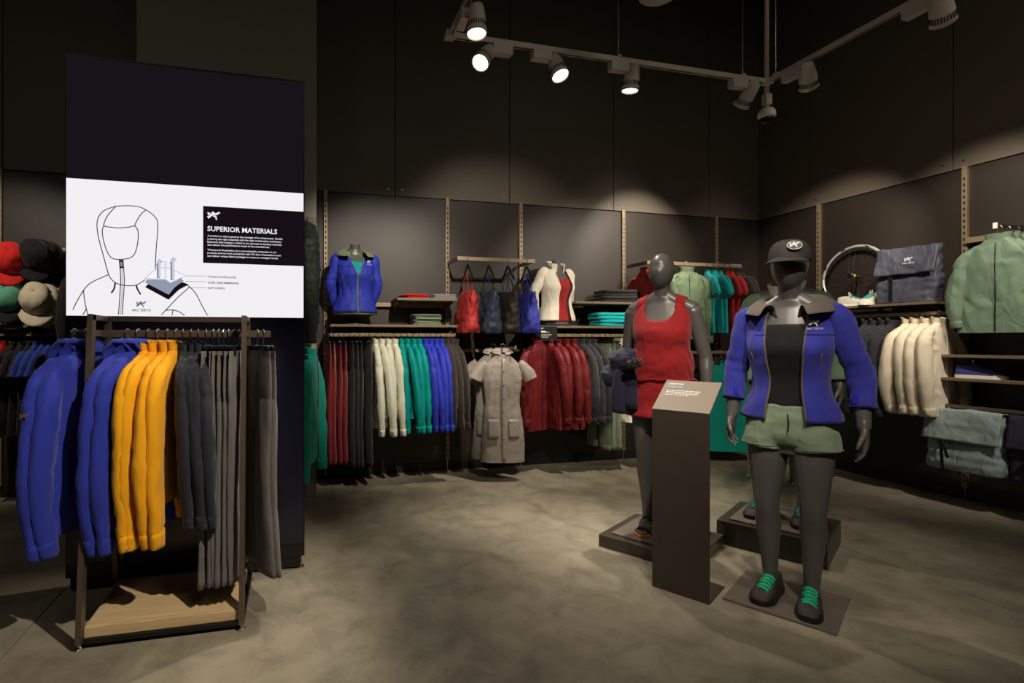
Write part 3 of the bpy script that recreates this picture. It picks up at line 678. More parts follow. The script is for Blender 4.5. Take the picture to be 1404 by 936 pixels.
# navy jacket carried over that mannequin's bent arm
nj = tag(empty('folded_jacket', (0, 0, 0)), 'navy jacket draped over the bent arm of the red-dress mannequin', 'jacket')
nj.matrix_world = Matrix.Translation((2.305, 2.84, .087)) @ Matrix.Rotation(FACE + R(9), 4, 'Z')
g = G(); g.tube([(-.30, -.01, 1.06), (-.26, -.03, 1.085), (-.21, -.06, 1.10), (-.16, -.09, 1.09), (-.125, -.11, 1.07)], [(.03, .03), (.075, .08), (.085, .085), (.072, .075), (.03, .03)], 18)
g.tube([(-.29, -.03, 1.04), (-.31, -.04, 1.00), (-.30, -.05, .96), (-.26, -.06, .945)], [.05, .065, .055, .02], 16)
me = union(g, .009, 3)
for q in me.vertices: q.co = q.co + q.normal * (.014 * noise.noise(Vector((q.co.x * 14, q.co.y * 14, q.co.z * 22))) + .005 * noise.noise(q.co * 45))
from_mesh('bundle', me, F_NAVY, nj)
g = G(); g.tube([(-.225, -.07, 1.08), (-.222, -.085, .98), (-.215, -.09, .88), (-.212, -.088, .79), (-.212, -.088, .755)], [(.03, .045), (.034, .062), (.032, .070), (.030, .072), (.026, .070)], 22)
v = wrinkle(g.v, g.f, .016, 3.3, 13, 3); mk('hanging_sleeve', v, g.f, F_NAVY, nj, True)
g = G(); g.tube([(-.165, -.10, 1.06), (-.160, -.11, .95), (-.158, -.115, .84), (-.158, -.112, .79)], [(.022, .030), (.026, .036), (.026, .038), (.022, .036)], 18)
mk('hanging_sleeve', wrinkle(g.v, g.f, .012, 5.1, 13, 3), g.f, F_NAVY, nj, True)
# --- mannequin behind, sage jacket with white collar
pq = empty('plinth', (3.076, 2.70, 0), FACE); tag(pq, 'tall dark plinth behind the mannequin in blue jacket', 'plinth')
G().box((-.285, -.282, 0), (.285, .282, .15), .003).build('block', M_PLINTH, pq); G().box((-.225, -.235, .15), (.225, .215, .162), .002).build('base_plate', M_PLATE, pq)
m3 = tag(empty('mannequin', (3.10, 2.67, .162), FACE), 'mannequin in sage jacket with white collar on taller plinth', 'mannequin')
A3 = [arm_std(-1, (.27, .03, 1.13), (.285, -.03, .90)), arm_std(1)]; L3 = [((-.10, 0, .83), (-.125, -.012, .49), (-.155, .03, .10)), leg_std(1)]
from_mesh('body', body_mesh(A3, L3, True, .008), M_MANN, m3); m3.scale = (.99, .99, .99)
open_jacket(m3, fabric('sage_shell', (104, 132, 100)), F_WHITE, .90, .06, A3, cuff=.9, hood=False, collar_m=F_WHITE, seed=6., off=.034, gap_top=.32, chest_logo=False)
for sx, L in zip((-1, 1), L3):
    P = [Vector(L[0]) + Vector((0, 0, .07)), Vector(L[0]), Vector(L[0]).lerp(Vector(L[1]), .5), Vector(L[1]), Vector(L[1]).lerp(Vector(L[2]), .62)]
    v, f = path_sleeve(None, P, [.10, .112, .10, .078, .068], amp=.006, seed=2 + sx); tl = from_mesh('trouser_leg', thick(v, f, .004), F_TROUS, m3)
    c = P[-1]; G().tube([c + Vector((.07 * math.cos(a), .07 * math.sin(a) + .006, 0)) for a in [2 * math.pi * k / 20 for k in range(21)]], (.012), 8).build('rolled_cuff', F_TROUS, tl, True)
    shoe('shoe', m3, L[2][0], L[2][1] - .055, 0, sx * .10, M_SHOE, M_SOLE, M_LACE2)
# ------------------------------------------------------------------ sign stand
ss = tag(empty('sign_stand', (1.953, 2.271, 0), FACE), 'dark bent-metal sign stand with slanted LIFESTYLE panel', 'sign')
M_STAND = mat('stand_umber', (66, 58, 52), .42, .1); M_STTOP = mat('stand_panel_taupe', (132, 120, 106), .5)
G().box((-.139, -.004, 0), (.139, .006, .953), .001).build('front_panel', M_STAND, ss)
G().box((-.139, .006, 0), (.139, .26, .006), .001).build('base_plate', M_STAND, ss)
G().add([(-.139, -.004, .953), (.139, -.004, .953), (.139, .205, 1.095), (-.139, .205, 1.095), (-.139, .001, .945), (.139, .001, .945), (.139, .210, 1.087), (-.139, .210, 1.087)],
        [[0, 1, 2, 3], [7, 6, 5, 4], [0, 4, 5, 1], [3, 2, 6, 7], [0, 3, 7, 4], [1, 5, 6, 2]]).build('slanted_panel', M_STTOP, ss)
sd = Vector((0, .209, .142)).normalized(); so = Vector((0, -.004, .953)); M_PRINT = mat('print_cream', (235, 230, 218), .6); M_PBLUE = mat('print_pale_blue', (140, 175, 200), .6)
def on_panel(x, t): return so + Vector((x, 0, 0)) + sd * t
lettering('title_lettering', 'LIFESTYLE', on_panel(-.118, .213), (1, 0, 0), sd, .078, M_PRINT, ss, .03)
G().add([on_panel(-.118, .186) + Vector((0, -.001, .0015)), on_panel(-.040, .186) + Vector((0, -.001, .0015)), on_panel(-.040, .199) + Vector((0, -.001, .0015)), on_panel(-.118, .199) + Vector((0, -.001, .0015))], [[0, 1, 2, 3]]).build('blue_line', M_PBLUE, ss)
g = G()
for r in range(4):
    x = -.112
    while x < (.055 if r < 3 else .0):
        wd = random.uniform(.006, .018); p0 = on_panel(x, .158 - r * .0125); p1 = on_panel(min(x + wd, .06), .158 - r * .0125); k = sd * .0065; l = Vector((0, -.001, .0016)); g.add([p0 + l, p1 + l, p1 + k + l, p0 + k + l], [[0, 1, 2, 3]]); x += wd + .004
pt = g.build('small_print', M_PRINT, ss); pt['kind'] = 'stuff'

# ------------------------------------------------------------------ wall fixtures
def thing(name, label, cat, group=None, loc=(0, 0, 0), rz=0.): return tag(empty(name, loc, rz), label, cat, group)
def back_shelf(x0, x1, z, label, depth=.34, th=.022, brk=True):
    e = thing('wall_shelf', label, 'shelf', 'wall shelves', ((x0 + x1) / 2, BW - .05, z)); h = (x1 - x0) / 2
    G().box((-h, -depth, -th), (h, -.002, 0), .002).build('board', M_SHELF, e)
    for sx in (-h + .03, h - .03): G().prism([(sx - .004, -.002, -th), (sx - .004, -depth + .05, -th), (sx - .004, -depth + .05, -th - .018), (sx - .004, -.002, -th - .07)], (.008, 0, 0)).build('bracket', M_STEEL, e)
    return e
def back_rail(x0, x1, y, z, label, hh=.03, arms=True, ycross=BW - .05):
    e = thing('hang_rail', label, 'clothes rail', 'wall clothes rails', ((x0 + x1) / 2, y, z)); h = (x1 - x0) / 2
    G().box((-h, -.008, -hh / 2), (h, .008, hh / 2), .002).build('bar', M_TAUPE, e)
    if arms:
        for sx in (-h + .012, h - .012): G().box((sx - .006, .008, -hh / 2), (sx + .006, ycross - y, hh / 2), .001).build('arm', M_STEEL, e)
    return e
ZR = 1.367; YR = 4.72
back_shelf(.335, 1.525, 1.462, 'long shelf under the blue jacket bust')
xa = W_y(544, 410, 4.70).x; back_shelf(xa, 1.525, 1.712, 'upper shelf holding the red and grey folded clothes', .33)
e = thing('cross_rail', 'pale horizontal rail behind the blue jacket bust', 'rail', None, (.93, BW - .055, 1.665)); G().box((-.595, -.012, -.02), (.595, .012, .02), .002).build('bar', M_TAUPE, e)
back_rail(.335, 1.525, YR, ZR, 'clothes rail holding white, teal and cobalt jackets')
back_rail(1.525, 2.325, 4.66, 2.095, 'projecting rail holding the four tote bags', .036)
back_rail(1.55, 2.33, 4.86, 1.215, 'rail behind the grey dresses')
e = thing('face_out_arm', 'face-out arm carrying the two grey dresses', 'arm', None, (2.0, 4.66, 1.245)); G().box((-.008, -.26, -.012), (.008, .19, .012), .002).build('bar', M_TAUPE, e); G().box((-.010, -.268, -.012), (.010, -.255, .022), .002).build('end_stop', M_TAUPE, e)
back_shelf(2.36, 3.56, 1.462, 'long shelf under the white jacket bust')
xc = W_y(788, 413, 4.70).x; back_shelf(xc, 3.56, 1.712, 'upper shelf holding the folded black clothes', .33)
back_rail(2.36, 3.56, YR, ZR, 'clothes rail holding the red and charcoal jackets')
back_rail(3.60, 4.80, 4.66, 2.13, 'projecting rail holding teal and red t-shirts', .036)
back_rail(3.80, 4.80, 4.60, 1.19, 'lower rail holding the teal tank dresses', .03)
back_shelf(-3.5, -1.20, 1.44, 'shelf under the hanging caps')
back_rail(-3.5, -1.20, 4.80, 2.06, 'upper rail holding the red and black caps', .03)
back_rail(-3.5, -1.20, 4.80, 1.76, 'middle rail holding the cream caps', .03)
back_rail(-3.5, -1.20, YR, ZR, 'clothes rail holding red, black and blue t-shirts')
def right_shelf(y0, y1, z, label, depth=.34, th=.022):
    e = thing('wall_shelf', label, 'shelf', 'wall shelves', (RWX - .05, (y0 + y1) / 2, z)); h = (y1 - y0) / 2
    G().box((-depth, -h, -th), (-.002, h, 0), .002).build('board', M_SHELF, e)
    for sy in (-h + .03, h - .03): G().prism([(-.002, sy - .004, -th), (-depth + .05, sy - .004, -th), (-depth + .05, sy - .004, -th - .018), (-.002, sy - .004, -th - .07)], (0, .008, 0)).build('bracket', M_STEEL, e)
right_shelf(3.09, 4.27, 1.638, 'shelf carrying the bicycle wheel and dark bag'); right_shelf(1.88, 3.13, 1.205, 'empty shelf below the sage jackets'); right_shelf(1.88, 3.13, 1.022, 'shelf carrying the blue shoe')
def right_rail(y0, y1, x, z, label, hh=.03):
    e = thing('hang_rail', label, 'clothes rail', 'wall clothes rails', (x, (y0 + y1) / 2, z)); h = (y1 - y0) / 2
    G().box((-.008, -h, -hh / 2), (.008, h, hh / 2), .002).build('bar', M_TAUPE, e)
    for sy in (-h + .012, h - .012): G().box((.008, sy - .006, -hh / 2), (RWX - .05 - x, sy + .006, hh / 2), .001).build('arm', M_STEEL, e)
right_rail(3.09, 4.27, 5.13, 1.54, 'clothes rail holding cream shirts on the right wall')
right_rail(1.88, 3.05, 5.385, 2.135, 'wall rail behind the sage green jackets', .045)
e = thing('face_out_arm', 'black face-out arm carrying the sage jackets', 'arm', None, (5.24, 2.70, 2.165)); G().box((-.16, -.010, -.014), (.145, .010, .014), .002).build('bar', M_BLACK, e); G().box((-.172, -.012, -.018), (-.16, .012, .026), .002).build('end_stop', M_WHITE, e)
e = thing('face_out_arm', 'bar that the two shoulder bags are folded over', 'arm', None, (5.12, 2.60, .795)); G().box((-.012, -.55, -.012), (.012, .50, .012), .002).build('bar', M_STEEL, e)
for sy in (-.5, .46): G().box((.01, sy - .006, -.012), (.28, sy + .006, .012), .001).build('arm', M_STEEL, e)

# ------------------------------------------------------------------ garments on hangers
CACHE = {}
def hanger_meshes(kind):
    k = 'hanger_' + kind
    if k in CACHE: return CACHE[k]
    hook = [Vector((.018 * math.cos(a), 0, .004 + .018 * math.sin(a))) for a in [R(-20 + 18 * q) for q in range(12)]] + [Vector((-.012, 0, -.014)), Vector((0, 0, -.028)), Vector((0, 0, -.062))]
    hv, hf = tube(hook, .0028, 6); out = [('hook', hv, hf, M_WIRE)]
    if kind == 'clip':
        g = G().box((-.16, -.006, -.072), (.16, .006, -.058), .002); out.append(('crossbar', g.v, g.f, M_BLACK))
        for sx in (-.12, .12):
            g = G().box((sx - .014, -.012, -.105), (sx + .014, .012, -.056), .003); out.append(('clip', g.v, g.f, M_BLACK))
    else:
        wd = .178 if kind == 'wide' else .155
        g = G().tube(crom([(-wd, 0, -.200), (-wd * .6, 0, -.150), (-.04, 0, -.094), (0, 0, -.060), (.04, 0, -.094), (wd * .6, 0, -.150), (wd, 0, -.200)], 4), [(.008, .012)] * 25, 8, up=(0, 1, 0)); out.append(('shoulder_bar', g.v, g.f, M_BLACK))
    r = []
    for n, v, f, m in out:
        o = mk(n, v, f, m, None, n != 'clip'); r.append((n, o.data, m)); bpy.data.objects.remove(o)
    CACHE[k] = r; return r
def put(parts, root):
    """parts: (name, mesh, material, [sub parts])"""
    for p in parts:
        o = from_mesh(p[0], p[1], p[2], root)
        if len(p) > 3:
            for q in p[3]: from_mesh(q[0], q[1], q[2], o)
def hanger(pos, rz, kind, label, group):
    e = thing('clothes_hanger', label, 'hanger', group, pos, rz); put(hanger_meshes(kind), e); return e
def tmp(name, v, f, smooth=True):
    me = bpy.data.meshes.new(name); me.from_pydata([tuple(p) for p in v], [], f); me.update()
    if smooth: me.polygons.foreach_set('use_smooth', [True] * len(me.polygons))
    return me
def body_loft(tab, nu, nv, amp, seed, z0, z1, sq=.8):
    """tab rows: (z, half width, half thickness, shoulder slope)"""
    v = []
    for j in range(nv):
        z = z0 + (z1 - z0) * (j / (nv - 1)); w, t, sl = lerp_tab(tab, z)
        for i in range(nu):
            a = 2 * math.pi * i / nu; c, s_ = math.cos(a), math.sin(a)
            x = w * (abs(c) ** sq) * (1 if c > 0 else -1); y = t * (abs(s_) ** .9) * (1 if s_ > 0 else -1); v.append(Vector((x, y, z - sl * abs(x))))
    f = grid_faces(nu, nv, True)
    return wrinkle(v, f, amp, seed, 8, 3, .45), f
def g_jacket(var=0, L=.70, T=1., SL=.80, hood=False, sleeve='long', flare=0., collar=.05, W=1.):
    k = ('jacket', var, L, T, SL, hood, sleeve, flare, collar, W)
    if k in CACHE: return CACHE[k]
    rnd = random.Random(hash(str(k)) % 9999 if False else var * 17 + int(L * 100) + int(SL * 100)); seed = 1.3 * var + L * 3 + SL; Z = -.075
    tab = [(Z - L, (.215 + flare) * W, .046 * T, 0), (Z - L * .75, (.205 + flare * .6) * W, .045 * T, 0), (Z - L * .5, .195 * W, .043 * T, 0), (Z - .24, .198 * W, .046 * T, .02), (Z - .13, .198 * W, .044 * T, .12), (Z - .06, .190 * W, .040 * T, .27), (Z - .03, .150 * W, .036 * T, .30), (Z - .012, .100, .034 * T, .26), (Z, .066, .034 * T, .1)]
    v, f = body_loft(tab, 60, 48, .010 * T, seed, Z - L, Z); v = crease(v, f, .010, seed + 3, 13, 3.5); parts = [('body', tmp('body', v, f))]
    for sx in (-1, 1):
        if sleeve == 'long':
            j = rnd.uniform(-.022, .022); kx = rnd.uniform(-.012, .018); P = [(sx * .085 * W, 0, Z - .045), (sx * .145 * W, 0, Z - .085), (sx * .198 * W, 0, Z - .155), (sx * .222 * W, -.006 + j * .4, Z - .28), (sx * (.240 + kx) * W, -.012 + j, Z - .26 - (SL - .26) * .5), (sx * (.222 - kx) * W, -.026 + j * 1.6, Z - SL)]
            rad = [(.020 * max(T, .72), .018), (.034 * max(T, .72), .032), (.043 * max(T, .72), .052), (.047 * max(T, .72), .062), (.046 * max(T, .72), .057), (.031 * max(T, .72), .039)]
        elif sleeve == 'short':
            P = [(sx * .160, 0, Z - .085), (sx * .195, 0, Z - .12), (sx * .235, 0, Z - .19), (sx * .268, 0, Z - .27)]; rad = [(.030 * T, .036), (.042 * T, .060), (.042 * T, .075), (.040 * T, .082)]
        else: continue
        long_ = sleeve == 'long'; C = crom(P, 10); n = len(C); rr = []
        for i in range(n):
            q = i / (n - 1) * (len(rad) - 1); a = min(int(q), len(rad) - 2); t = q - a; rr.append((rad[a][0] + (rad[a + 1][0] - rad[a][0]) * t, rad[a][1] + (rad[a + 1][1] - rad[a][1]) * t))
        sv, sf = tube(C, rr, 22, True, up=(0, 1, 0)); sv = wrinkle(sv, sf, .008 * T, seed + sx * 2.2, 10, 5, .4); sv = crease(sv, sf, .009, seed - sx, 13, 9, .8); parts.append(('sleeve', tmp('sleeve', sv, sf)))
        if long_:
            g = G().tube(C[-4:] + [C[-1] + Vector((0, 0, -.004))], [(a * 1.02 + .002, b * 1.02 + .002) for a, b in rr[-4:]] + [(rr[-1][0], rr[-1][1])], 22, True, up=(0, 1, 0)); parts.append(('cuff', tmp('cuff', crease(g.v, g.f, .003, seed, 14, 6), g.f)))
    if hood:
        g = G(); g.tube([(0, .02, Z - .10), (0, .05, Z - .07), (0, .045, Z - .01), (0, .01, Z + .035), (0, -.03, Z + .03), (0, -.05, Z - .015)], [(.03, .075), (.035, .10), (.03, .105), (.024, .092), (.02, .075), (.012, .05)], 20)
        g.v = wrinkle(g.v, g.f, .014, seed + 5, 16, 16, .6); parts.append(('hood', tmp('hood', g.v, g.f)))
    elif collar:
        v = []; n = 28
        for (ro, z) in ((.0, -.02), (.004, .0), (.008, collar * .5), (.013, collar)):
            for i in range(n):
                a = 2 * math.pi * i / n; v.append(Vector(((.066 + ro) * math.cos(a), (.034 * T + ro * .8) * math.sin(a), Z + z - .01 + (.012 * math.sin(a)))))
        f = grid_faces(n, 4, True); parts.append(('collar', tmp('collar', wrinkle(v, f, .004, seed, 20, 20), f)))
    # front zip
    zv = []
    for j in range(18):
        z = Z - L + .01 + (L - .05) * j / 17; w, t, sl = lerp_tab(tab, z); zv.append((0.004, -t - .004, z))
    g = G().tube(zv, .0035, 6); parts.append(('zipper', tmp('zipper', g.v, g.f)))
    CACHE[k] = parts; return parts
def g_trousers(var=0, L=1.06, T=1., flare=0.):
    k = ('trousers', var, L, T, flare)
    if k in CACHE: return CACHE[k]
    Z = -.085; seed = 2.1 * var + .7
    tab = [(Z - .33, .150, .020 * T, 0), (Z - .27, .180, .034 * T, 0), (Z - .18, .200, .040 * T, 0), (Z - .06, .195, .030 * T, 0), (Z - .03, .188, .022 * T, 0), (Z, .188, .018 * T, 0)]
    v, f = body_loft(tab, 36, 14, .008 * T, seed, Z - .33, Z); parts = [('hips', tmp('hips', v, f))]
    for sx in (-1, 1):
        P = [(sx * .096, 0, Z - .14), (sx * .102, .0, Z - .36), (sx * .104, .004, Z - .70), (sx * (.104 + flare * .5), -.004 * var, Z - L)]
        C = crom(P, 7); n = len(C); rr = [((.042 - .004 * i / n) * T * min(1, .35 + 3.2 * i / n), (.100 - .022 * min(1, i / n * 1.6) + flare * max(0, i / n - .5) * 2) * min(1, .7 + 1.6 * i / n)) for i in range(n)]
        sv, sf = tube(C, rr, 18, True, up=(0, 1, 0)); sv = wrinkle(sv, sf, .008 * T, seed + sx, 11, 2.2, .4); parts.append(('leg', tmp('leg', crease(sv, sf, .010 * T, seed - sx, 12, 2.5), sf)))
    g = G()
    for i in range(28):
        a = 2 * math.pi * i / 28; b_ = 2 * math.pi * (i + 1) / 28
        g.add([(.1905 * math.cos(a), .0205 * T * math.sin(a), Z - .035), (.1905 * math.cos(b_), .0205 * T * math.sin(b_), Z - .035), (.1905 * math.cos(b_), .0205 * T * math.sin(b_), Z + .003), (.1905 * math.cos(a), .0205 * T * math.sin(a), Z + .003)], [[0, 1, 2, 3]])
    parts.append(('waistband', tmp('waistband', g.v, g.f))); CACHE[k] = parts; return parts
def g_tank(var=0, L=.95, T=1.):
    k = ('tank', var, L, T)
    if k in CACHE: return CACHE[k]
    Z = -.14; tab = [(Z - L, .27, .055 * T, 0), (Z - L * .6, .235, .05 * T, 0), (Z - L * .35, .20, .045 * T, 0), (Z - .16, .205, .045 * T, 0), (Z - .06, .165, .04 * T, 0), (Z, .135, .034 * T, 0)]
    v, f = body_loft(tab, 40, 32, .014, var * 1.9 + 4, Z - L, Z); parts = [('body', tmp('body', v, f))]
    for sx in (-1, 1):
        for sy in (-1, 1):
            g = G().tube([(sx * .105, sy * .030, Z - .03), (sx * .098, sy * .022, Z + .015), (sx * .092, 0, Z + .05)], [(.004, .026)] * 3, 8, up=(0, 1, 0)); parts.append(('strap', tmp('strap', g.v, g.f)))
    CACHE[k] = parts; return parts
def garment(kind, meshes, m, pos, rz, name, label, cat, group, hk='wide', hl=None, hg=None, over=None, tilt=0., hang=True):
    e = thing(name, label, cat, group, pos, rz)
    for (n, me) in meshes:
        mm = (over or {}).get(n, M_BLACK if n == 'zipper' else m); from_mesh(n, me, mm, e)
    if hang: hanger(pos, rz, hk, hl or ('black hanger inside ' + label), hg or ('hangers: ' + (group or name)))
    return e
ORD = ['first', 'second', 'third', 'fourth', 'fifth', 'sixth', 'seventh']
def row(pxs, Y, z, mesh_fn, m, name, label, cat, group, hk='wide', rz=90., jit=5., axis='back', over=None, nb=None):
    base = label
    for i, px in enumerate(pxs):
        if nb: label = base + (', next to ' + nb[0] if i == 0 else ', next to ' + nb[1] if i == len(pxs) - 1 else ', ' + ORD[i] + ' from ' + nb[0])
        p = W_y(px, 466, Y) if axis == 'back' else W_x(px, 466, Y); p.z = z
        garment(name, mesh_fn(i), m, p, R(rz + random.uniform(-jit, jit)), name, label, cat, group, hk, over=over)
J = lambda **kw: (lambda i: g_jacket(var=i % 4, **kw))
C_WINE = fabric('wine', (126, 26, 32)); C_BLACK = fabric('soft_black', (34, 31, 30)); C_ICE = fabric('ice_white', (226, 227, 208), shell=True); C_TEAL = fabric('teal', (10, 150, 146), shell=True); C_ROYAL = fabric('royal_blue', (52, 64, 186), shell=True); C_BROWN = fabric('dark_brown', (52, 44, 40))
C_CRIM = fabric('crimson', (94, 25, 27), shell=True); C_CHAR = fabric('charcoal', (42, 41, 44)); C_OLIVE = fabric('grey_sage', (108, 122, 98)); C_CREAM = fabric('cream', (224, 213, 190)); C_TEE = fabric('tee_teal', (0, 158, 160)); C_TERED = fabric('tee_red', (166, 28, 30)); C_JADE = fabric('jade_dress', (0, 150, 132)); C_SAGEJ = fabric('sage_jacket', (96, 116, 97), shell=True); C_SAGE2 = fabric('pale_sage', (94, 112, 86), shell=True)
T6 = .62
row([450, 457, 464, 471], YR, ZR, lambda i: g_trousers(i % 2, 1.05, .62), C_WINE, 'trousers', 'wine red trousers on the wall rail', 'trousers', 'wine trousers', 'clip', nb=('the pale column', 'the black trousers'))
row([479, 486, 493, 500, 506], YR, ZR, lambda i: g_trousers(i % 2, 1.08, .62, .02), C_BLACK, 'trousers', 'black trousers on the wall rail', 'trousers', 'black trousers', 'clip', nb=('the wine trousers', 'the white windbreakers'))
row([514, 523, 532, 541], YR, ZR, J(L=.66, T=.78, SL=.82), C_ICE, 'windbreaker', 'ice white windbreaker on the wall rail', 'jacket', 'white windbreakers', nb=('the black trousers', 'the teal windbreakers'))
row([550, 558, 566, 574], YR, ZR, J(L=.68, T=.74, SL=.80), C_TEAL, 'windbreaker', 'teal windbreaker on the wall rail', 'jacket', 'teal windbreakers', nb=('the white windbreakers', 'the royal blue ones'))
row([582, 590, 597, 604], YR, ZR, J(L=.68, T=.74, SL=.80), C_ROYAL, 'windbreaker', 'royal blue windbreaker on the wall rail', 'jacket', 'royal blue windbreakers', nb=('the teal windbreakers', 'the brown jackets'))
row([611, 617, 623], YR, ZR, J(L=.72, T=.74, SL=.78), C_BROWN, 'hanging_jacket', 'dark brown jacket on the wall rail', 'jacket', 'brown jackets', nb=('the royal blue windbreakers', 'the grey dresses'))
# red and charcoal jackets, trousers and white jackets of the next rail
p = W_y(738, 466, YR - .03); p.z = ZR
garment('j', g_jacket(2, .86, 1., .80, False, 'long', .05), C_CRIM, p, R(22), 'hanging_jacket', 'long crimson jacket turned outwards at the head of the rail', 'jacket', 'crimson jackets')
row([752, 763, 774, 785], YR, ZR, J(L=.84, T=.95, SL=.78, flare=.03), C_CRIM, 'hanging_jacket', 'crimson jacket on the wall rail', 'jacket', 'crimson jackets', nb=('the outward-turned crimson jacket', 'the charcoal jackets'))
row([795, 803, 811], YR, ZR, J(L=.80, T=.8, SL=.78), C_CHAR, 'hanging_jacket', 'charcoal jacket on the wall rail', 'jacket', 'charcoal jackets', nb=('the crimson jackets', 'the sage trousers'))
row([821, 829, 837], YR, ZR, lambda i: g_trousers(i % 2, 1.06, .85), C_OLIVE, 'trousers', 'grey sage trousers on the wall rail', 'trousers', 'sage trousers', 'clip', nb=('the charcoal jackets', 'the white jackets'))
row([848, 858, 868], YR, ZR, J(L=.80, T=.8, SL=.70), C_ICE, 'windbreaker', 'white jacket behind the red dress mannequin', 'jacket', 'white jackets behind the mannequin', nb=('the sage trousers', 'the slotted upright'))
# tops on the projecting rail near the corner
row([884], 4.66, 2.13, J(L=.62, T=.66, sleeve='short', SL=.0, collar=.02), C_TERED, 't_shirt', 'red t-shirt hanging behind the egg-shaped mannequin head', 't-shirt', None)
row([903], 4.66, 2.13, J(L=.70, T=1., SL=.74), C_SAGE2, 'hanging_jacket', 'pale sage jacket mostly hidden behind the mannequin head', 'jacket', None, jit=2)
p = W_y(941, 466, 4.60); p.z = 2.125
garment('j', g_jacket(1, .72, 1.25, .76), C_SAGE2, p, R(-14), 'hanging_jacket', 'pale sage jacket hanging outwards beside the teal t-shirts', 'jacket', None)
row([968, 977, 985], 4.66, 2.13, J(L=.66, T=.66, sleeve='short', SL=.0, collar=.02), C_TEE, 't_shirt', 'teal t-shirt on projecting rail', 't-shirt', 'teal t-shirts', rz=72, nb=('the pale sage jacket', 'the red t-shirts'))
row([993, 1000], 4.66, 2.13, J(L=.66, T=.66, sleeve='short', SL=.0, collar=.02), C_TERED, 't_shirt', 'red t-shirt on projecting rail', 't-shirt', 'red t-shirts', rz=74, nb=('the teal t-shirts', 'the black t-shirts'))
row([1005, 1009, 1013], 4.66, 2.13, J(L=.66, T=.6, sleeve='short', SL=.0, collar=.02), C_BLACK, 't_shirt', 'black t-shirt on projecting rail', 't-shirt', 'black t-shirts', rz=78, nb=('the red t-shirts', 'the wall corner'))
row([988, 1002, 1014], 4.60, 1.19, lambda i: g_tank(i, .92, .5), C_JADE, 'tank_dress', 'jade green tank dress on low rail', 'dress', 'jade tank dresses', rz=-24, nb=('the red dress mannequin', 'the wall corner'))
# left bay t-shirts
row([-14, 0, 10], YR, ZR, J(L=.72, T=.62, sleeve='short', SL=.0, collar=.02), fabric('signal_red', (186, 24, 22)), 't_shirt', 'bright red t-shirt below the caps', 't-shirt', 'red t-shirts under caps', rz=84, nb=('the slotted upright', 'the black t-shirts'))
row([22, 33, 44], YR, ZR, J(L=.70, T=.62, sleeve='short', SL=.0, collar=.02), C_BLACK, 't_shirt', 'black t-shirt below the caps', 't-shirt', 'black t-shirts under caps', rz=84, nb=('the red t-shirts', 'the blue t-shirts'))
row([54, 64, 73], YR, ZR, J(L=.68, T=.62, sleeve='short', SL=.0, collar=.02), fabric('mid_blue', (40, 66, 150)), 't_shirt', 'blue t-shirt below the caps', 't-shirt', 'blue t-shirts under caps', rz=84, nb=('the black t-shirts', 'the tall display'))
p = W_y(113, 466, 4.60); p.z = 1.95
garment('j', g_jacket(0, .66, 1.1, .70), C_BLACK, p, R(80), 'hanging_jacket', 'black jacket hanging between caps and the tall display', 'jacket', None)
e = thing('face_out_arm', 'arm carrying the black jacket beside the caps', 'arm', None, (p.x, 4.62, 1.985)); G().box((-.008, -.06, -.012), (.008, .38, .012), .002).build('bar', M_STEEL, e)
# column front: puffer and the pieces below it
xq = .02
e = thing('face_out_arm', 'upper arm on the column carrying the dark puffer jacket', 'arm', None, (xq, 4.18, 2.27)); G().box((-.15, -.03, -.02), (.17, -.01, .02), .002).build('bar', M_STEEL, e); G().box((-.008, -.02, -.012), (.008, .258, .012)).build('arm', M_STEEL, e)
def g_puffer():
    parts = g_jacket(0, .72, 1.7, .86, False, 'long', .02, .06, 1.02); out = []
    for n, me in parts:
        m2_ = me.copy()
        if n in ('body', 'sleeve'):
            m2_.update(); nn = [q.normal.copy() for q in m2_.vertices]
            for q, k in zip(m2_.vertices, nn): q.co = q.co + k * .012 * abs(math.sin(q.co.z * math.pi / .075))
        out.append((n, m2_))
    return out
garment('j', g_puffer(), fabric('puffer_dark_green', (40, 48, 42), shell=True), Vector((xq + .10, 4.12, 2.25)), R(86), 'puffer_jacket', 'dark green quilted puffer jacket hanging on the pale column', 'jacket', None)
e = thing('face_out_arm', 'lower arm on the column carrying a teal fleece', 'arm', None, (xq + .02, 4.20, 1.31)); G().box((-.15, -.03, -.02), (.17, -.01, .02), .002).build('bar', M_STEEL, e); G().box((-.008, -.02, -.012), (.008, .24, .012)).build('arm', M_STEEL, e)
garment('j', g_jacket(1, .82, 1.3, .95), C_JADE, Vector((xq + .12, 4.13, 1.29)), R(76), 'fleece_jacket', 'teal fleece jacket hanging low beside the tall display', 'jacket', None)
garment('j', g_jacket(2, .60, .9, 0., False, 'short'), C_WINE, Vector((xq + .02, 4.10, 1.29)), R(80), 't_shirt', 'wine red t-shirt hanging in front of the teal fleece', 't-shirt', None)
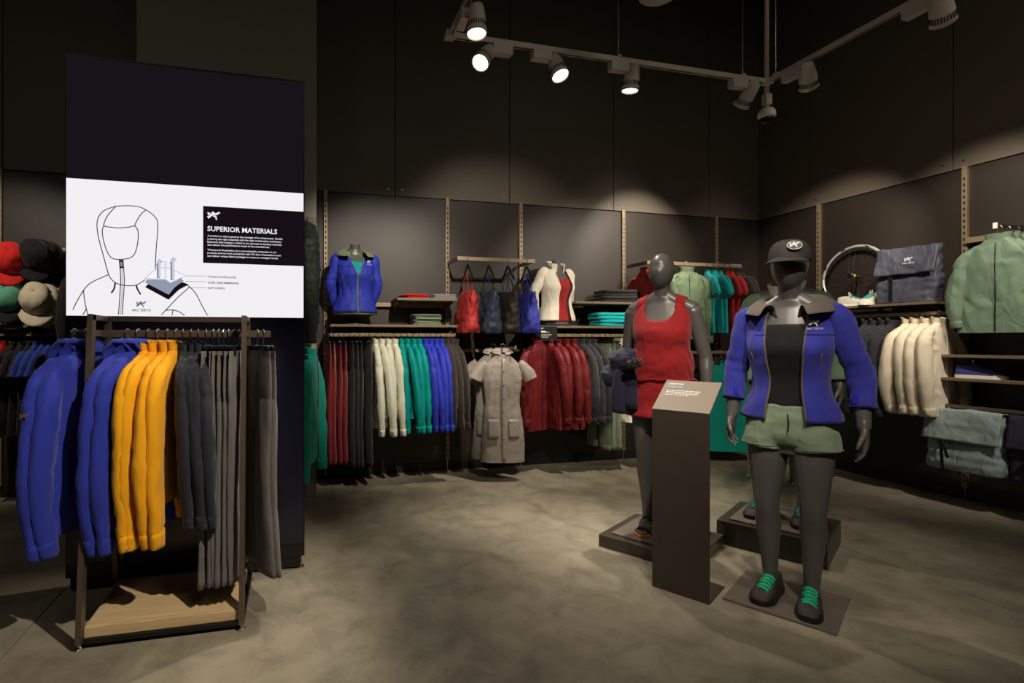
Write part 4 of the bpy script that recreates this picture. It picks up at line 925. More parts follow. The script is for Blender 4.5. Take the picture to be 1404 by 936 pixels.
# right wall rail: dark jackets and cream shirts
row([1192, 1203, 1215, 1226], 5.13, 1.54, J(L=.72, T=.9, SL=.80), C_CHAR, 'hanging_jacket', 'charcoal jacket below the bicycle wheel', 'jacket', 'charcoal jackets on right wall', rz=0, axis='right', nb=('the wall corner', 'the cream shirts'))
row([1247, 1259, 1273, 1288], 5.13, 1.54, J(L=.76, T=1., SL=.74), C_CREAM, 'shirt', 'cream shirt under the dark bag', 'shirt', 'cream shirts', rz=4, axis='right', over={'zipper': C_CREAM}, nb=('the charcoal jackets', 'the sage jackets'))
for i, x in enumerate((5.11, 5.20, 5.30)):
    garment('j', g_jacket(i % 2, .70, 1.15 if i == 0 else .9, .66, flare=.015), C_SAGEJ, Vector((x, 2.70, 2.150)), R(-90 + (4 if i == 0 else -2)), 'hanging_jacket', ['sage green jacket at the front of the black arm', 'sage green jacket in the middle of the black arm', 'sage green jacket nearest the wall on the black arm'][i], 'jacket', 'sage jackets on the arm')
# grey dresses hung facing the room
def grey_dress(pos, rz, label, over=1.):
    L = 1.0; Z = -.075; W = 1.
    tab = [(Z - L, .205, .075, 0), (Z - L * .80, .200, .075, 0), (Z - L * .56, .176, .062, 0), (Z - L * .46, .160, .058, 0), (Z - .26, .180, .066, .02), (Z - .14, .188, .056, .16), (Z - .06, .180, .045, .34), (Z - .03, .15, .04, .34), (Z - .012, .10, .038, .28), (Z, .068, .036, .1)]
    fm = mat('fabric_crinkled_grey', (146, 138, 130), .42, bump=.9, bscale=38, var=.10, vscale=14, spec=.5)
    e = thing('shirt_dress', label, 'dress', 'grey shirt dresses', pos, rz)
    v, f = body_loft(tab, 56, 52, .012, 9.1, Z - L, Z); v = wrinkle(v, f, .005, 2., 34, 30, .6); mk('body', v, f, fm, e, True)
    for sx in (-1, 1):
        C = crom([(sx * .15, 0, Z - .09), (sx * .19, 0, Z - .12), (sx * .235, 0, Z - .18), (sx * .262, 0, Z - .235)], 5); n = len(C)
        sv, sf = tube(C, [(.035 + .012 * i / n, .045 + .03 * i / n) for i in range(n)], 18, True, up=(0, 1, 0)); mk('sleeve', wrinkle(sv, sf, .008, sx * 3., 18, 12), sf, fm, e, True)
        v = []
        for j in range(8):
            for i in range(8):
                x = sx * (.045 + .10 * i / 7); z = Z - .60 - .17 * j / 7; w, t, sl = lerp_tab(tab, z); v.append(Vector((x, -t * (1 - (abs(x) / w) ** 2.5) ** .5 - .012, z)))
        from_mesh('pocket', thick(wrinkle(v, grid_faces(8, 8, False), .003, sx, 20, 20), grid_faces(8, 8, False), .004), fm, e)
    v = []; n = 28
    for (ro, z) in ((.0, -.03), (.004, .0), (.012, .035), (.022, .05), (.034, .028)):
        for i in range(n):
            a = 2 * math.pi * (i + .5) / n - math.pi / 2 + .12 * (1 if i < n / 2 else -1); v.append(Vector(((.066 + ro) * math.cos(a), (.036 + ro * .8) * math.sin(a), Z + z - .01 + .02 * math.sin(a))))
    mk('collar', v, grid_faces(n, 5, False), fm, e, True)
    P = []
    for j in range(24):
        z = Z - .04 - (L - .06) * j / 23; w, t, sl = lerp_tab(tab, z); P.append((0, -t - .008, z - sl * 0))
    G().tube(P, [(.004, .016)] * 24, 8, up=(0, 1, 0)).build('placket', fm, e, True)
    for j in range(1, 8):
        p = Vector(P[3 * j]); G().lathe([(.006, p.y - .006), (.006, p.y - .003)], 10, 'Y', (p.x, 0, p.z)).build('button', M_SILVER, e)
    hanger(pos, rz, 'wide', 'black hanger inside ' + label, 'hangers: grey dresses')
pd_ = W_y(689, 466, 4.50); pd_.z = 1.262
grey_dress(pd_, R(-14), 'crinkled grey shirt dress hung facing the room')
pd_ = W_y(676, 466, 4.62); pd_.z = 1.262
grey_dress(pd_, R(-30), 'crinkled grey shirt dress half hidden behind its twin')

# ------------------------------------------------------------------ tote bags on hangers
def tote(px, col, label, twist=90.):
    p = W_y(px, 466, 4.66); p.z = 2.095; rz = R(twist)
    e = thing('tote_bag', label, 'tote bag', 'tote bags on the rail', p, rz); m = fabric(col[0], col[1], shell=True)
    Z = -.31; H_ = .40; v = []; nu, nv = 44, 30
    for j in range(nv):
        t = j / (nv - 1); w = .160 + .028 * t - .02 * max(0, .12 - t) / .12; d = .075 * (1 - t) ** .55 + .014; z = Z - H_ * (1 - t)
        for i in range(nu):
            a = 2 * math.pi * i / nu; c, s_ = math.cos(a), math.sin(a); v.append(Vector((w * abs(c) ** .55 * (1 if c > 0 else -1), d * abs(s_) ** .6 * (1 if s_ > 0 else -1), z)))
    f = grid_faces(nu, nv, True); f.append(list(range(nu))[::-1]); v = wrinkle(v, f, .022, px * .1, 9, 7, .7); mk('bag_body', v, f, m, e, True)
    for sy in (-1, 1):
        P = crom([(-.09, sy * .014, Z - .02), (-.06, sy * .02, Z + .08), (-.018 * sy, sy * .010, Z + .17), (0, 0, -.125), (.018 * sy, -sy * .0, Z + .17), (.06, sy * .02, Z + .08), (.09, sy * .014, Z - .02)], 5)
        G().tube(P, [(.003, .007)] * len(P), 6, up=(0, 1, 0)).build('strap', m, e, True)
    v = [tuple(q) for q in ((-.03, -.030, Z - .10), (.03, -.030, Z - .10))]
    hanger(p, rz, 'narrow', 'black hanger holding the ' + label, 'hangers: tote bags')
tote(641, ('tote_red', (150, 44, 42)), 'red crinkled tote bag hanging first on the rail'); tote(670, ('tote_navy', (44, 50, 66)), 'slate navy tote bag hanging beside the red one')
tote(696, ('tote_black', (42, 38, 34)), 'black tote bag hanging between navy and blue ones'); tote(722, ('tote_blue', (48, 56, 142)), 'blue tote bag hanging beside the white jacket bust')
# ------------------------------------------------------------------ busts on stands
def bust(px, Y, zfloor, zsh, rz, s, label):
    """headless torso form; zsh = shoulder height; returns the root with local torso coordinates"""
    p = W_y(px, 466, Y); k = s; e = thing('torso_form', label, 'bust form', None, (p.x, Y, zsh - 1.45 * k), R(rz)); e.scale = (k, k, k)
    g = G(); n = 28; zz = [.86 + (1.505 - .86) * q / 30 for q in range(31)]; v = [tor_pt(z, 2 * math.pi * q / n) for z in zz for q in range(n)]
    f = grid_faces(n, 31, True); f.append(list(range(n))[::-1]); f.append(list(range(30 * n, 31 * n))); g.add(v, f)
    g.tube([(0, .016, 1.44), (0, .008, 1.52), (0, .0, 1.575)], [.06, .05, .05], 18)
    for sx in (-1, 1): g.tube([(sx * .03, .01, 1.50), (sx * .08, .012, 1.465), (sx * .14, .012, 1.435), (sx * .165, .010, 1.41)], [.042, .044, .045, .03], 14)
    from_mesh('torso', union(g, .008, 4), M_MANN, e)
    zb = (zfloor - (zsh - 1.45 * k)) / k
    G().lathe([(.09, zb + .001), (.09, zb + .010), (.014, zb + .014), (.011, .90)], 24).build('stand', M_STEEL, e, True)
    return e
AB = lambda sx, el, wr: ((sx * .178, .010, 1.415), (sx * el[0], el[1], el[2]), (sx * wr[0], wr[1], wr[2]), (0, 0, -1), (-sx, 0, 0), (0, -1, 0))
zsh = W_y(487, 352, 4.80).z
b1 = bust(487, 4.80, 1.462, zsh, 4, .93, 'headless bust in cobalt insulated jacket with sage lining')
A = [AB(-1, (.235, .05, 1.16), (.18, .12, .97)), AB(1, (.235, .05, 1.16), (.18, .12, .97))]
v, f = shell(.93, 1.39, 0, 2 * math.pi, 50, 22, .006, closed=True); from_mesh('shirt', thick(v, f, .003), C_TEE, b1)
F_INS = fabric('insulated_cobalt', (46, 58, 170), shell=True)
jk = open_jacket(b1, F_INS, fabric('sage_lining', (120, 136, 98)), .89, .03, A, cuff=1., hood=True, seed=11., off=.030, gap_top=.46, wr=.008, vopen=.62)
v, f = shell(.872, .90, 0, 2 * math.pi, 56, 4, .036, closed=True); from_mesh('lining_hem', thick(v, f, .006), MATS['fabric_sage_lining'], jk)
zsh = W_y(763, 372, 4.78).z
b2 = bust(763, 4.78, 1.462, zsh, 12, .93, 'headless bust in open white jacket over red top')
v, f = shell(.90, lambda p: 1.335 + .10 * min(1, abs(math.sin(p)) * 1.1), 0, 2 * math.pi, 56, 24, .007, closed=True); from_mesh('top', thick(v, f, .003), F_RED, b2)
A = [AB(-1, (.265, .06, 1.20), (.20, .12, 1.02)), AB(1, (.215, .05, 1.15), (.18, .10, .97))]
open_jacket(b2, F_WHITE, F_WHITE, .905, .42, A, cuff=1., hood=False, seed=14., off=.034, gap_top=.50, wr=.012, chest_logo=False, zip_m=F_WHITE)
# ------------------------------------------------------------------ folded clothes
def folded(px, py, Y, n, w, d, th, m, name, label, group, rz=0., flat=1.):
    base = W_y(px, py, Y)
    for i in range(n):
        g = G(); z0 = i * th; nu, nv = 22, 14; rng = random.Random(i * 7 + int(px))
        ww, dd = w * rng.uniform(.94, 1.04), d * rng.uniform(.95, 1.03); v = []
        prof = [(-.0, .80), (.0, .97), (.28, 1.), (.55, .99), (.8, .98), (.97, .93), (1., .75)]
        for (h, k) in prof:
            for q in range(40):
                a = 2 * math.pi * q / 40; c, s_ = math.cos(a), math.sin(a)
                v.append(Vector((ww / 2 * k * abs(c) ** .35 * (1 if c > 0 else -1), dd / 2 * k * abs(s_) ** .35 * (1 if s_ > 0 else -1), th * .97 * h)))
        f = grid_faces(40, len(prof), True); f.append(list(range(40))[::-1]); f.append(list(range((len(prof) - 1) * 40, len(prof) * 40)))
        v = [p + Vector((0, 0, .25 * th * noise.noise(Vector((p.x * 9 + i * 3, p.y * 9, i))) if p.z > th * .5 else 0)) for p in v]
        e = tag(mk(name, v, f, m, None, True), label + (', bottom of its pile' if i == 0 else ', top of its pile' if i == n - 1 else ', ' + ORD[i] + ' from the bottom'), 'folded clothes', group); e.location = (base.x + rng.uniform(-.012, .012), Y + rng.uniform(-.01, .01), base_z(base, py) + z0 + .001); e.rotation_euler.z = R(rz + rng.uniform(-4, 4))
def base_z(b, z): return z
folded(567, 1.712, 4.83, 2, .26, .28, .020, C_TERED, 'folded_shirt', 'red folded shirt on the upper shelf beside grey ones', 'red folded shirts')
folded(607, 1.712, 4.83, 3, .24, .28, .015, fabric('heather_grey', (120, 118, 122)), 'folded_shirt', 'heather grey folded shirt on the upper shelf', 'grey folded shirts')
folded(583, 1.462, 4.83, 6, .28, .28, .017, C_OLIVE, 'folded_trousers', 'sage folded trousers stacked on the shelf under red shirts', 'sage folded trousers')
folded(848, 1.712, 4.83, 4, .50, .28, .034, C_BLACK, 'folded_jacket', 'black folded jacket in the pile on the upper shelf', 'black folded pile')
folded(838, 1.462, 4.83, 4, .44, .28, .036, C_TEE, 'folded_shirt', 'teal folded shirt in the pile beside the white bust', 'teal folded pile')
# small black product sign at the shelf edge
q = W_y(752, 457, 4.655); sg = thing('shelf_sign', 'small black product sign clipped to the shelf edge', 'sign', None, (q.x, 4.655, q.z))
G().box((-.095, -.003, -.072), (.095, .003, .072), .001).build('panel', M_BLACK, sg)
M_GP = mat('print_grey', (150, 148, 142), .6)
bird('sign_mark', (-.080, -.0035, .040), (1, 0, 0), (0, 0, 1), .026, M_PRINT, sg)
for k, (a, b, hh, m_) in enumerate(((-.082, -.030, .012, M_PRINT), (-.028, .010, .006, M_GP), (-.082, .034, .005, M_GP), (-.082, .024, .005, M_GP), (-.078, .006, .005, M_GP), (-.070, -.006, .005, M_GP))):
    z = (.012, .010, -.012, -.020, -.034, -.042)[k]; G().add([(a, -.0045, z), (b, -.0045, z), (b, -.0045, z + hh), (a, -.0045, z + hh)], [[0, 1, 2, 3]]).build('print_line', m_, sg)
# ------------------------------------------------------------------ caps in the left bay
def hung_cap(px, py, Y, m, label, group, rz=0., tilt=70., s=1.25):
    p = W_y(px, py, Y); e = thing('baseball_cap', label, 'cap', group, (p.x, Y, p.z), 0); g = e
    n = 26; rows = 10; v = []
    for j in range(rows):
        t = j / (rows - 1); a = t * math.pi / 2; k = math.cos(a) ** .6 if t < 1 else .02
        for i in range(n):
            ph = 2 * math.pi * i / n; v.append(Vector((.086 * s * k * math.sin(ph), -.104 * s * k * math.cos(ph), .115 * s * math.sin(a))))
    f = grid_faces(n, rows, True); v = wrinkle(v, f, .010, px * .3, 14, 14, .6)
    cr = from_mesh('crown', thick(v, f, .003), m, e); v = []
    for j in range(5):
        r = j / 4
        for i in range(15):
            ph = (i / 14 - .5) * 2.0; q = 1 + .68 * r * max(.05, math.cos(ph * .75)); v.append(Vector((.088 * s * q ** .6 * math.sin(ph), -.105 * s * math.cos(ph) * q, -.018 * r - .03 * (1 - math.cos(ph)))))
    from_mesh('brim', thick(v, grid_faces(15, 5, False), .004), m, e)
    G().tube([(-.05 * s, .092 * s, .012), (0, .106 * s, .008), (.05 * s, .092 * s, .012)], [(.003, .009)] * 3, 8).build('strap', m, e, True)
    G().lathe([(.008, .114 * s), (.007, .119 * s), (.002, .121 * s)], 10).build('button', m, e, True)
    e.rotation_euler = (R(tilt), 0, R(rz)); return e
seen = {}; M_CRED = fabric('cap_red', (206, 34, 26)); M_CCRM = fabric('cap_cream', (206, 194, 168)); M_CMINT = fabric('cap_mint', (96, 168, 138)); M_CGRY = fabric('cap_grey', (92, 92, 84))
for i, (px, py, Y, m, lb, gp, rz) in enumerate([(13, 357, 4.62, M_CRED, 'bright red cap hung by its strap from the upper rail', 'red caps', 18), (2, 360, 4.72, M_CRED, 'bright red cap hung by its strap from the upper rail', 'red caps', 12), (27, 360, 4.86, M_CGRY, 'grey cap hung behind the red caps', None, 26),
        (46, 352, 4.66, F_BLK, 'black cap with pale tags on the upper rail', 'black caps', 30), (58, 352, 4.78, F_BLK, 'black cap with pale tags on the upper rail', 'black caps', 24), (70, 354, 4.86, F_BLK, 'black cap with pale tags on the upper rail', 'black caps', 24),
        (51, 412, 4.60, M_CCRM, 'cream cap hung from the middle rail', 'cream caps', 10), (62, 413, 4.70, M_CCRM, 'cream cap hung from the middle rail', 'cream caps', 24), (70, 415, 4.80, M_CCRM, 'cream cap hung from the middle rail', 'cream caps', 30),
        (12, 408, 4.66, M_CMINT, 'mint and black cap hung below the red caps', 'mint caps', 10), (20, 410, 4.78, M_CMINT, 'mint and black cap hung below the red caps', 'mint caps', 20)]):
    seen[gp] = seen.get(gp, 0) + 1; lb2 = lb + (['', ', farthest from the wall', ', second out from the wall' if gp in ('black caps', 'cream caps') else ', closest to the wall', ', closest to the wall'][seen[gp]] if gp else '')
    e = hung_cap(px, py, Y, m, lb2, gp, rz, 62 + 8 * (i % 3))
    if gp == 'mint caps': [setattr(c.material_slots[0], 'material', F_BLK) for c in e.children if c.name.startswith('brim')]
    if gp == 'black caps' and i < 6: G().box((-.02, -.03, .118), (.012, .02, .121)).build('price_tag', M_BLUELOGO, e)
# ------------------------------------------------------------------ right wall shelf: wheel, bag, shoes
wc = W_x(1170, 373, 5.33); wr_ = .305; wh = thing('bicycle_wheel', 'bicycle wheel with silver rim leaning above the cream shirts', 'wheel', None, (5.335, wc.y, 1.638 + wr_ * math.cos(R(5)) + .004)); wh.rotation_euler = (0, R(7), 0)
M_RIM = mat('rim_silver', (188, 184, 176), .3, .35); M_TYRE = mat('tyre_black', (20, 19, 18), .7)
ring = lambda r, x=0.: [Vector((x, r * math.cos(a), r * math.sin(a))) for a in [2 * math.pi * k / 64 for k in range(65)]]
G().tube(ring(wr_ - .012), [(.013, .014)] * 65, 10, up=(1, 0, 0)).build('rim', M_RIM, wh, True); G().tube(ring(wr_ - .028), .006, 8).build('inner_rim', M_TYRE, wh, True)
G().lathe([(.010, -.05), (.026, -.048), (.026, -.042), (.014, -.038), (.014, .038), (.026, .042), (.026, .048), (.010, .05)], 20, 'X').build('hub', M_BLACK, wh, True)
G().lathe([(.015, -.012), (.017, -.010), (.017, .010), (.015, .012)], 20, 'X').build('hub_band', mat('hub_yellow', (214, 176, 24), .4), wh, True)
for k in range(28):
    a = 2 * math.pi * k / 28; b = a + (.55 if k % 2 else -.55); sx = .045 if k % 4 < 2 else -.045
    G().tube([(sx, .024 * math.cos(b), .024 * math.sin(b)), (0, (wr_ - .03) * math.cos(a), (wr_ - .03) * math.sin(a))], .0012, 5).build('spoke', mat('spoke_dark', (58, 54, 50), .4, .5), wh)
for a0 in (2.35, 3.9):
    G().tube([Vector((-.0125, (wr_ - .012) * math.cos(a0 + q * .02), (wr_ - .012) * math.sin(a0 + q * .02))) for q in range(5)], [(.001, .009)] * 5, 6, up=(1, 0, 0)).build('decal', mat('decal_yellow', (226, 184, 20), .4), wh)
for k in range(8):
    a0 = k * .785 + .3; G().tube([Vector((-.0125, (wr_ - .012) * math.cos(a0 + q * .03), (wr_ - .012) * math.sin(a0 + q * .03))) for q in range(6)], [(.001, .007)] * 6, 6, up=(1, 0, 0)).build('decal', M_BLACK, wh)
M_SNK = mat('sneaker_pale', (176, 172, 160), .7, bump=.3, bscale=300); M_SNS = mat('sneaker_sole_white', (214, 208, 190), .5)
def shelf_shoe(px, X, z, rz, up, so, la, label):
    q = W_x(px, 466, X); e = thing('sneaker', label, 'shoe', 'sneakers on shelves', (X, q.y, z)); shoe('shoe', e, 0, 0, 0, R(rz), up, so, la); e.children[0].name = 'upper'; return e
shelf_shoe(1192, 5.16, 1.639, -75, M_SNK, M_SNS, M_LACE2, 'pale sneaker with teal laces standing before the wheel')
shelf_shoe(1172, 5.26, 1.639, 10, M_SNK, M_SNS, M_LACE2, 'pale sneaker seen side-on beneath the wheel')
shelf_shoe(1345, 5.16, 1.023, 12, mat('shoe_blue', (44, 52, 122), .6, bump=.3, bscale=250), M_SNS, mat('lace_blue', (60, 66, 130), .6), 'blue shoe with white sole on the lower shelf')
def soft_bag(e, w, h, d, m, flap, seed, amp=.02, lean=0.):
    nu, nv = 52, 34; v = []
    for j in range(nv):
        t = j / (nv - 1); dd = d / 2 * (1 - .75 * t ** 2.2); ww = w / 2 * (1 + .02 * math.sin(t * 5))
        for i in range(nu):
            a = 2 * math.pi * i / nu; c, s_ = math.cos(a), math.sin(a); v.append(Vector((ww * abs(c) ** .35 * (1 if c > 0 else -1), dd * abs(s_) ** .5 * (1 if s_ > 0 else -1), h * t)))
    f = grid_faces(nu, nv, True); f.append(list(range(nu))[::-1]); f.append(list(range((nv - 1) * nu, nv * nu)))
    v = wrinkle(v, f, amp, seed, 7, 8, .6, keep=lambda p: min(1, p.z / .04)); mk('bag_body', v, f, m, e, True)
    n1, n2 = 26, 22; v = []
    for j in range(n2):
        t = j / (n2 - 1)
        for i in range(n1):
            x = (i / (n1 - 1) - .5) * w * 1.03
            if t < .3: y = d * .22 * (1 - 2 * t / .3); z = h + .012
            else: y = -d * .22 - (t - .3) / .7 * d * .33; z = h + .012 - (t - .3) / .7 * h * flap
            v.append(Vector((x, y - .012, z)))
    f = grid_faces(n1, n2, False); v = wrinkle(v, f, amp * .7, seed + 3, 8, 8, .6); fo = from_mesh('flap', thick(v, f, .006), m, e)
    return fo
q = W_x(1250, 466, 5.22); e = thing('roll_top_bag', 'dark navy flap bag standing on the shelf beside the wheel', 'bag', None, (5.20, q.y, 1.639), R(-84))
M_BAGN = fabric('bag_navy', (66, 68, 80), shell=True); fo = soft_bag(e, .42, .47, .17, M_BAGN, .50, 2.2, .022)
logo('flap_logo', (.05, -.122, .345), (1, 0, 0), (0, .10, 1), .085, M_BLUELOGO, fo)
G().box((-.095, -.114, .02), (-.07, -.108, .23), .002).build('webbing_strap', M_BLACK, e); G().box((-.10, -.122, .19), (-.065, -.108, .215), .003).build('buckle', M_BLACK, e)
# shoulder bags folded over the low bar
def draped_bag(Y, m, label, w=.46, rz=-90, seed=1., X=5.10):
    e = thing('messenger_bag', label, 'messenger bag', 'messenger bags on low bar', (X, Y, .30), R(rz)); fo = soft_bag(e, w, .46, .15, m, .52, seed, .018); v = None
    logo('flap_logo', (.09, -.135, .315), (1, 0, 0), (0, .12, 1), .075, M_GP, fo)
    for sx in (-.10,):
        G().tube(crom([(sx, -.10, .24), (sx + .01, -.115, .17), (sx + .012, -.11, .05), (sx + .02, -.10, -.10)], 5), [(.003, .011)] * 16, 8, up=(0, 1, 0)).build('webbing_strap', M_BLACK, e, True)
        G().tube(crom([(sx, -.10, .24), (sx + .03, -.12, .18), (sx + .05, -.112, .10)], 5), [(.003, .011)] * 11, 8, up=(0, 1, 0)).build('webbing_strap', M_BLACK, e, True)
        G().box((sx - .014, -.126, .205), (sx + .018, -.108, .235), .003).build('buckle', M_BLACK, e)
draped_bag(2.885, fabric('bag_ice_blue', (140, 157, 158), shell=True), 'pale ice blue messenger bag hung over the low bar', seed=3.)
draped_bag(2.40, fabric('bag_slate', (48, 48, 60), shell=True), 'dark slate messenger bag hung beside the pale blue one', seed=5., X=5.14)

# ------------------------------------------------------------------ tall display
DY = 3.05; DX0, DX1, DZ = -1.148, .072, 2.815
dp = thing('digital_display', 'tall dark display panel showing a white hooded jacket diagram', 'display', None, ((DX0 + DX1) / 2, DY, 0))
def dl(p): return Vector(p) - dp.location
M_NAVYP = mat('display_navy_gloss', (24, 24, 40), .22, spec=.5); M_BEZ = mat('display_black', (12, 12, 13), .35)
G().box(dl((DX0, DY, .075)), dl((DX1, DY + .09, DZ)), .003).build('housing', M_BEZ, dp)
G().box(dl((DX0 + .02, DY + .01, .012)), dl((DX1 - .02, DY + .08, .075)), .002).build('plinth_base', M_BEZ, dp)
for sx in (DX0 + .08, DX1 - .02): G().lathe([(.02, 0.), (.02, .008), (.008, .010), (.008, .075)], 14, 'Z', dl((sx, DY + .03, 0))).build('levelling_foot', M_SILVER, dp)
G().box(dl((DX0 + .008, DY - .003, .15)), dl((DX1 - .008, DY, 1.445))).build('lower_panel', M_NAVYP, dp)
G().box(dl((DX0 + .004, DY - .003, .08)), dl((DX1 - .004, DY, .146))).build('kick_strip', M_BEZ, dp)
WZ0, WZ1 = 1.448, 2.165
G().box(dl((DX0 + .006, DY - .004, WZ1)), dl((DX1 - .006, DY, DZ - .012))).build('dark_screen', mat('screen_dark', (14, 13, 18), .15, emit=(34, 29, 36), estr=.5), dp)
scr = G().box(dl((DX0 + .006, DY - .004, WZ0)), dl((DX1 - .006, DY, WZ1))).build('lit_screen', mat('screen_white', (20, 20, 20), .5, emit=(250, 247, 250), estr=.93), dp)
YS = DY - .004
def SP(px, py, lift=.0): p = W_y(px, py, YS); return dl((p.x, YS - lift, p.z))
def CP(cx, cy, lift=.001): return SP(100 + cx / 5.505, 270 + cy / 5.505, lift)
M_INK = mat('ink_black', (14, 13, 18), .8, spec=0., emit=(34, 24, 32), estr=.5); M_INKG = mat('ink_grey', (96, 92, 120), .8, spec=0.); M_LAY = mat('diagram_blue_grey', (20, 20, 20), .8, emit=(150, 160, 182), estr=.9, spec=0.); M_LAYW = mat('diagram_white', (20, 20, 20), .8, emit=(250, 250, 252), estr=.95, spec=0.); M_LAYB = mat('diagram_pale_blue', (20, 20, 20), .8, emit=(198, 208, 228), estr=.95, spec=0.)
NY = Vector((0, -1, 0))
def stroke(name, pts, wd=.0044, m=M_INK, lift=.0012, smooth=5):
    P = [CP(a, b, lift) for a, b in pts]
    if smooth: P = crom(P, smooth)
    v, f = ribbon(P, wd, NY); return mk(name, v, f, m, scr)
def poly(name, pts, m, lift): P = [CP(a, b, lift) for a, b in pts]; return mk(name, P, [list(range(len(P)))], m, scr)
for pts in [[(325, 70), (240, 100), (195, 150), (182, 215), (195, 310), (235, 460), (270, 585), (300, 630), (340, 655), (400, 668), (475, 665), (545, 625)], [(325, 70), (420, 66), (500, 75), (550, 97), (605, 135), (638, 185), (638, 280), (628, 400), (622, 545)],
            [(325, 70), (270, 130), (240, 185), (233, 220)], [(550, 97), (510, 135), (480, 185), (465, 220)], [(233, 220), (300, 230), (360, 233), (420, 228), (465, 220), (487, 245), (494, 290), (485, 370), (465, 430), (430, 460), (370, 470), (310, 467), (278, 445), (250, 390), (228, 310), (222, 250), (233, 220)],
            [(270, 585), (190, 620), (125, 655), (80, 705), (35, 780), (0, 850)], [(80, 705), (90, 790), (112, 885)], [(100, 845), (85, 872), (75, 888)], [(815, 640), (870, 670), (925, 725), (975, 820), (1016, 893)], [(880, 680), (790, 760), (700, 855), (668, 890)], [(700, 855), (755, 852), (800, 865), (842, 893)], [(755, 855), (747, 893)],
            [(350, 470), (358, 560), (360, 650), (352, 780), (344, 888)], [(378, 470), (385, 560), (388, 650), (380, 780), (372, 888)]]:
    stroke('diagram_line', pts)
for pts in [[(320, 645), (312, 690), (290, 725)], [(478, 665), (490, 700), (512, 735)]]: stroke('drawcord_line', pts, .008)
g = G()
for k in range(40):
    y = 545 + k * 8.7; x = 366 + 8 * math.sin((y - 470) / 420 * 3.1) - (y - 545) * .022; g.add([CP(x - 4, y, .0012), CP(x + 4, y, .0012), CP(x + 4, y + 4, .0012), CP(x - 4, y + 4, .0012)], [[0, 3, 2, 1]])
g.build('zip_teeth', M_INK, scr)['kind'] = 'stuff'
poly('zip_puller', [(352, 475), (378, 475), (382, 535), (358, 540)], M_INK, .0014); poly('zip_puller_face', [(358, 490), (374, 490), (377, 522), (362, 526)], M_LAY, .0018)
poly('layer_black', [(545, 680), (570, 655), (722, 735), (770, 680), (820, 640), (875, 660), (800, 700), (722, 775)], M_INK, .0016)
poly('layer_grey', [(545, 645), (560, 622), (700, 625), (735, 650), (780, 632), (815, 612), (838, 635), (780, 670), (720, 735)], M_LAY, .0020)
WH = [(545, 615), (600, 562), (660, 535), (720, 535), (790, 565), (852, 595), (795, 620), (740, 650), (700, 622)]
poly('layer_white', WH, M_LAYW, .0024); stroke('layer_outline', WH + [WH[0]], .0016, M_INKG, .0026, 0)
for (a, b, c, d_, ax, ay, wl, wlr) in [(641, 500, 663, 612, 652, 470, (628, 520), (678, 492)), (744, 490, 767, 628, 757, 455, (732, 505), (778, 475))]:
    poly('arrow_shadow', [(a - 5, b), (c - 5, b), (c - 5, d_), (a - 5, d_)], M_INK, .0026); poly('arrow_shaft', [(a, b), (c, b), (c, d_ - 8), (a, d_)], M_LAYB, .0029); poly('arrow_head', [(ax, ay), (wlr[0], wlr[1]), (c, b + 2), (a, b + 6), (wl[0], wl[1])], M_LAYB, .0029); stroke('arrow_outline', [(wl[0], wl[1]), (ax, ay), (wlr[0], wlr[1])], .0022, M_INK, .0031, 0)
    stroke('arrow_outline', [(a, b + 4), (a, d_)], .003, M_INK, .0031, 0)
for k in range(12): poly('dotted_line', [(690, 485 + k * 11), (708, 485 + k * 11), (708, 491 + k * 11), (690, 491 + k * 11)], M_LAYB, .0029)
for (a, b, c, d_) in [(850, 595, 1010, 597), (850, 636, 1010, 640), (875, 683, 1010, 686)]: stroke('callout_line', [(a, b), (c, d_)], .0018, M_INKG, .0026, 0)
def put_text(name, body, x0, x1, y, m, bold=.0, lift=.003):
    a = SP(x0, y, lift); b = SP(x1, y, lift); lettering(name, body, a, (1, 0, 0), (0, 0, 1), (b - a).length, m, scr, bold, 0.)
for body, x1, y in [('TOUGH OUTER LAYER', 324, 380.6), ('GORE TEX® MEMBRANE', 327.5, 388.6), ('SOFT LINING', 308, 396)]: put_text('callout_lettering', body, 285, x1, y, M_INKG, .02)
P = [SP(278.5, 282.5, .0016), SP(415.5, 290, .0016), SP(415.5, 365.5, .0016), SP(278.5, 359.5, .0016)]; zt = (P[0].z + P[1].z) / 2; zb = (P[2].z + P[3].z) / 2
mk('caption_box', [(P[0].x, P[0].y, zb), (dl((DX1 - .006, 0, 0)).x, P[0].y, zb), (dl((DX1 - .006, 0, 0)).x, P[0].y, zt), (P[0].x, P[0].y, zt)], [[0, 1, 2, 3]], M_INK, scr)
M_TXW = mat('screen_text_white', (20, 20, 20), .5, emit=(246, 244, 250), estr=.92)
bird('caption_mark', SP(284.5, 300.5, .003), (1, 0, 0), (0, 0, 1), SP(302, 300, 0).x - SP(284.5, 300, 0).x, M_TXW, scr, 0., .8)
put_text('caption_title', 'SUPERIOR MATERIALS', 284.5, 380, 316.5, M_TXW, .022)
for body, x1, y in [('A product is only as good as the strength of its components. Quality', 387.5, 324.2), ('is pairing the right materials with the right construction techniques.', 386, 328.4), ('Extensive field testing is critical in our process to develop materials', 386, 332.6), ('that deliver the performance needs of the intended use.', 369.5, 336.6),
                    ('Waterproof Breathables are a core materials component in our', 379, 343.4), ('products and we work exclusively with WL Gore Associates to test', 385, 347.6), ('and deliver unique fabric packages to meet our stringent needs.', 381.5, 351.8)]:
    put_text('caption_text', body, 284.5, x1, y, M_TXW, .012)
bird('chest_mark', CP(478, 832, .002), (1, 0, 0), (0, 0, 1), CP(555, 830).x - CP(478, 830).x, M_INKG, scr, 0., .6); 
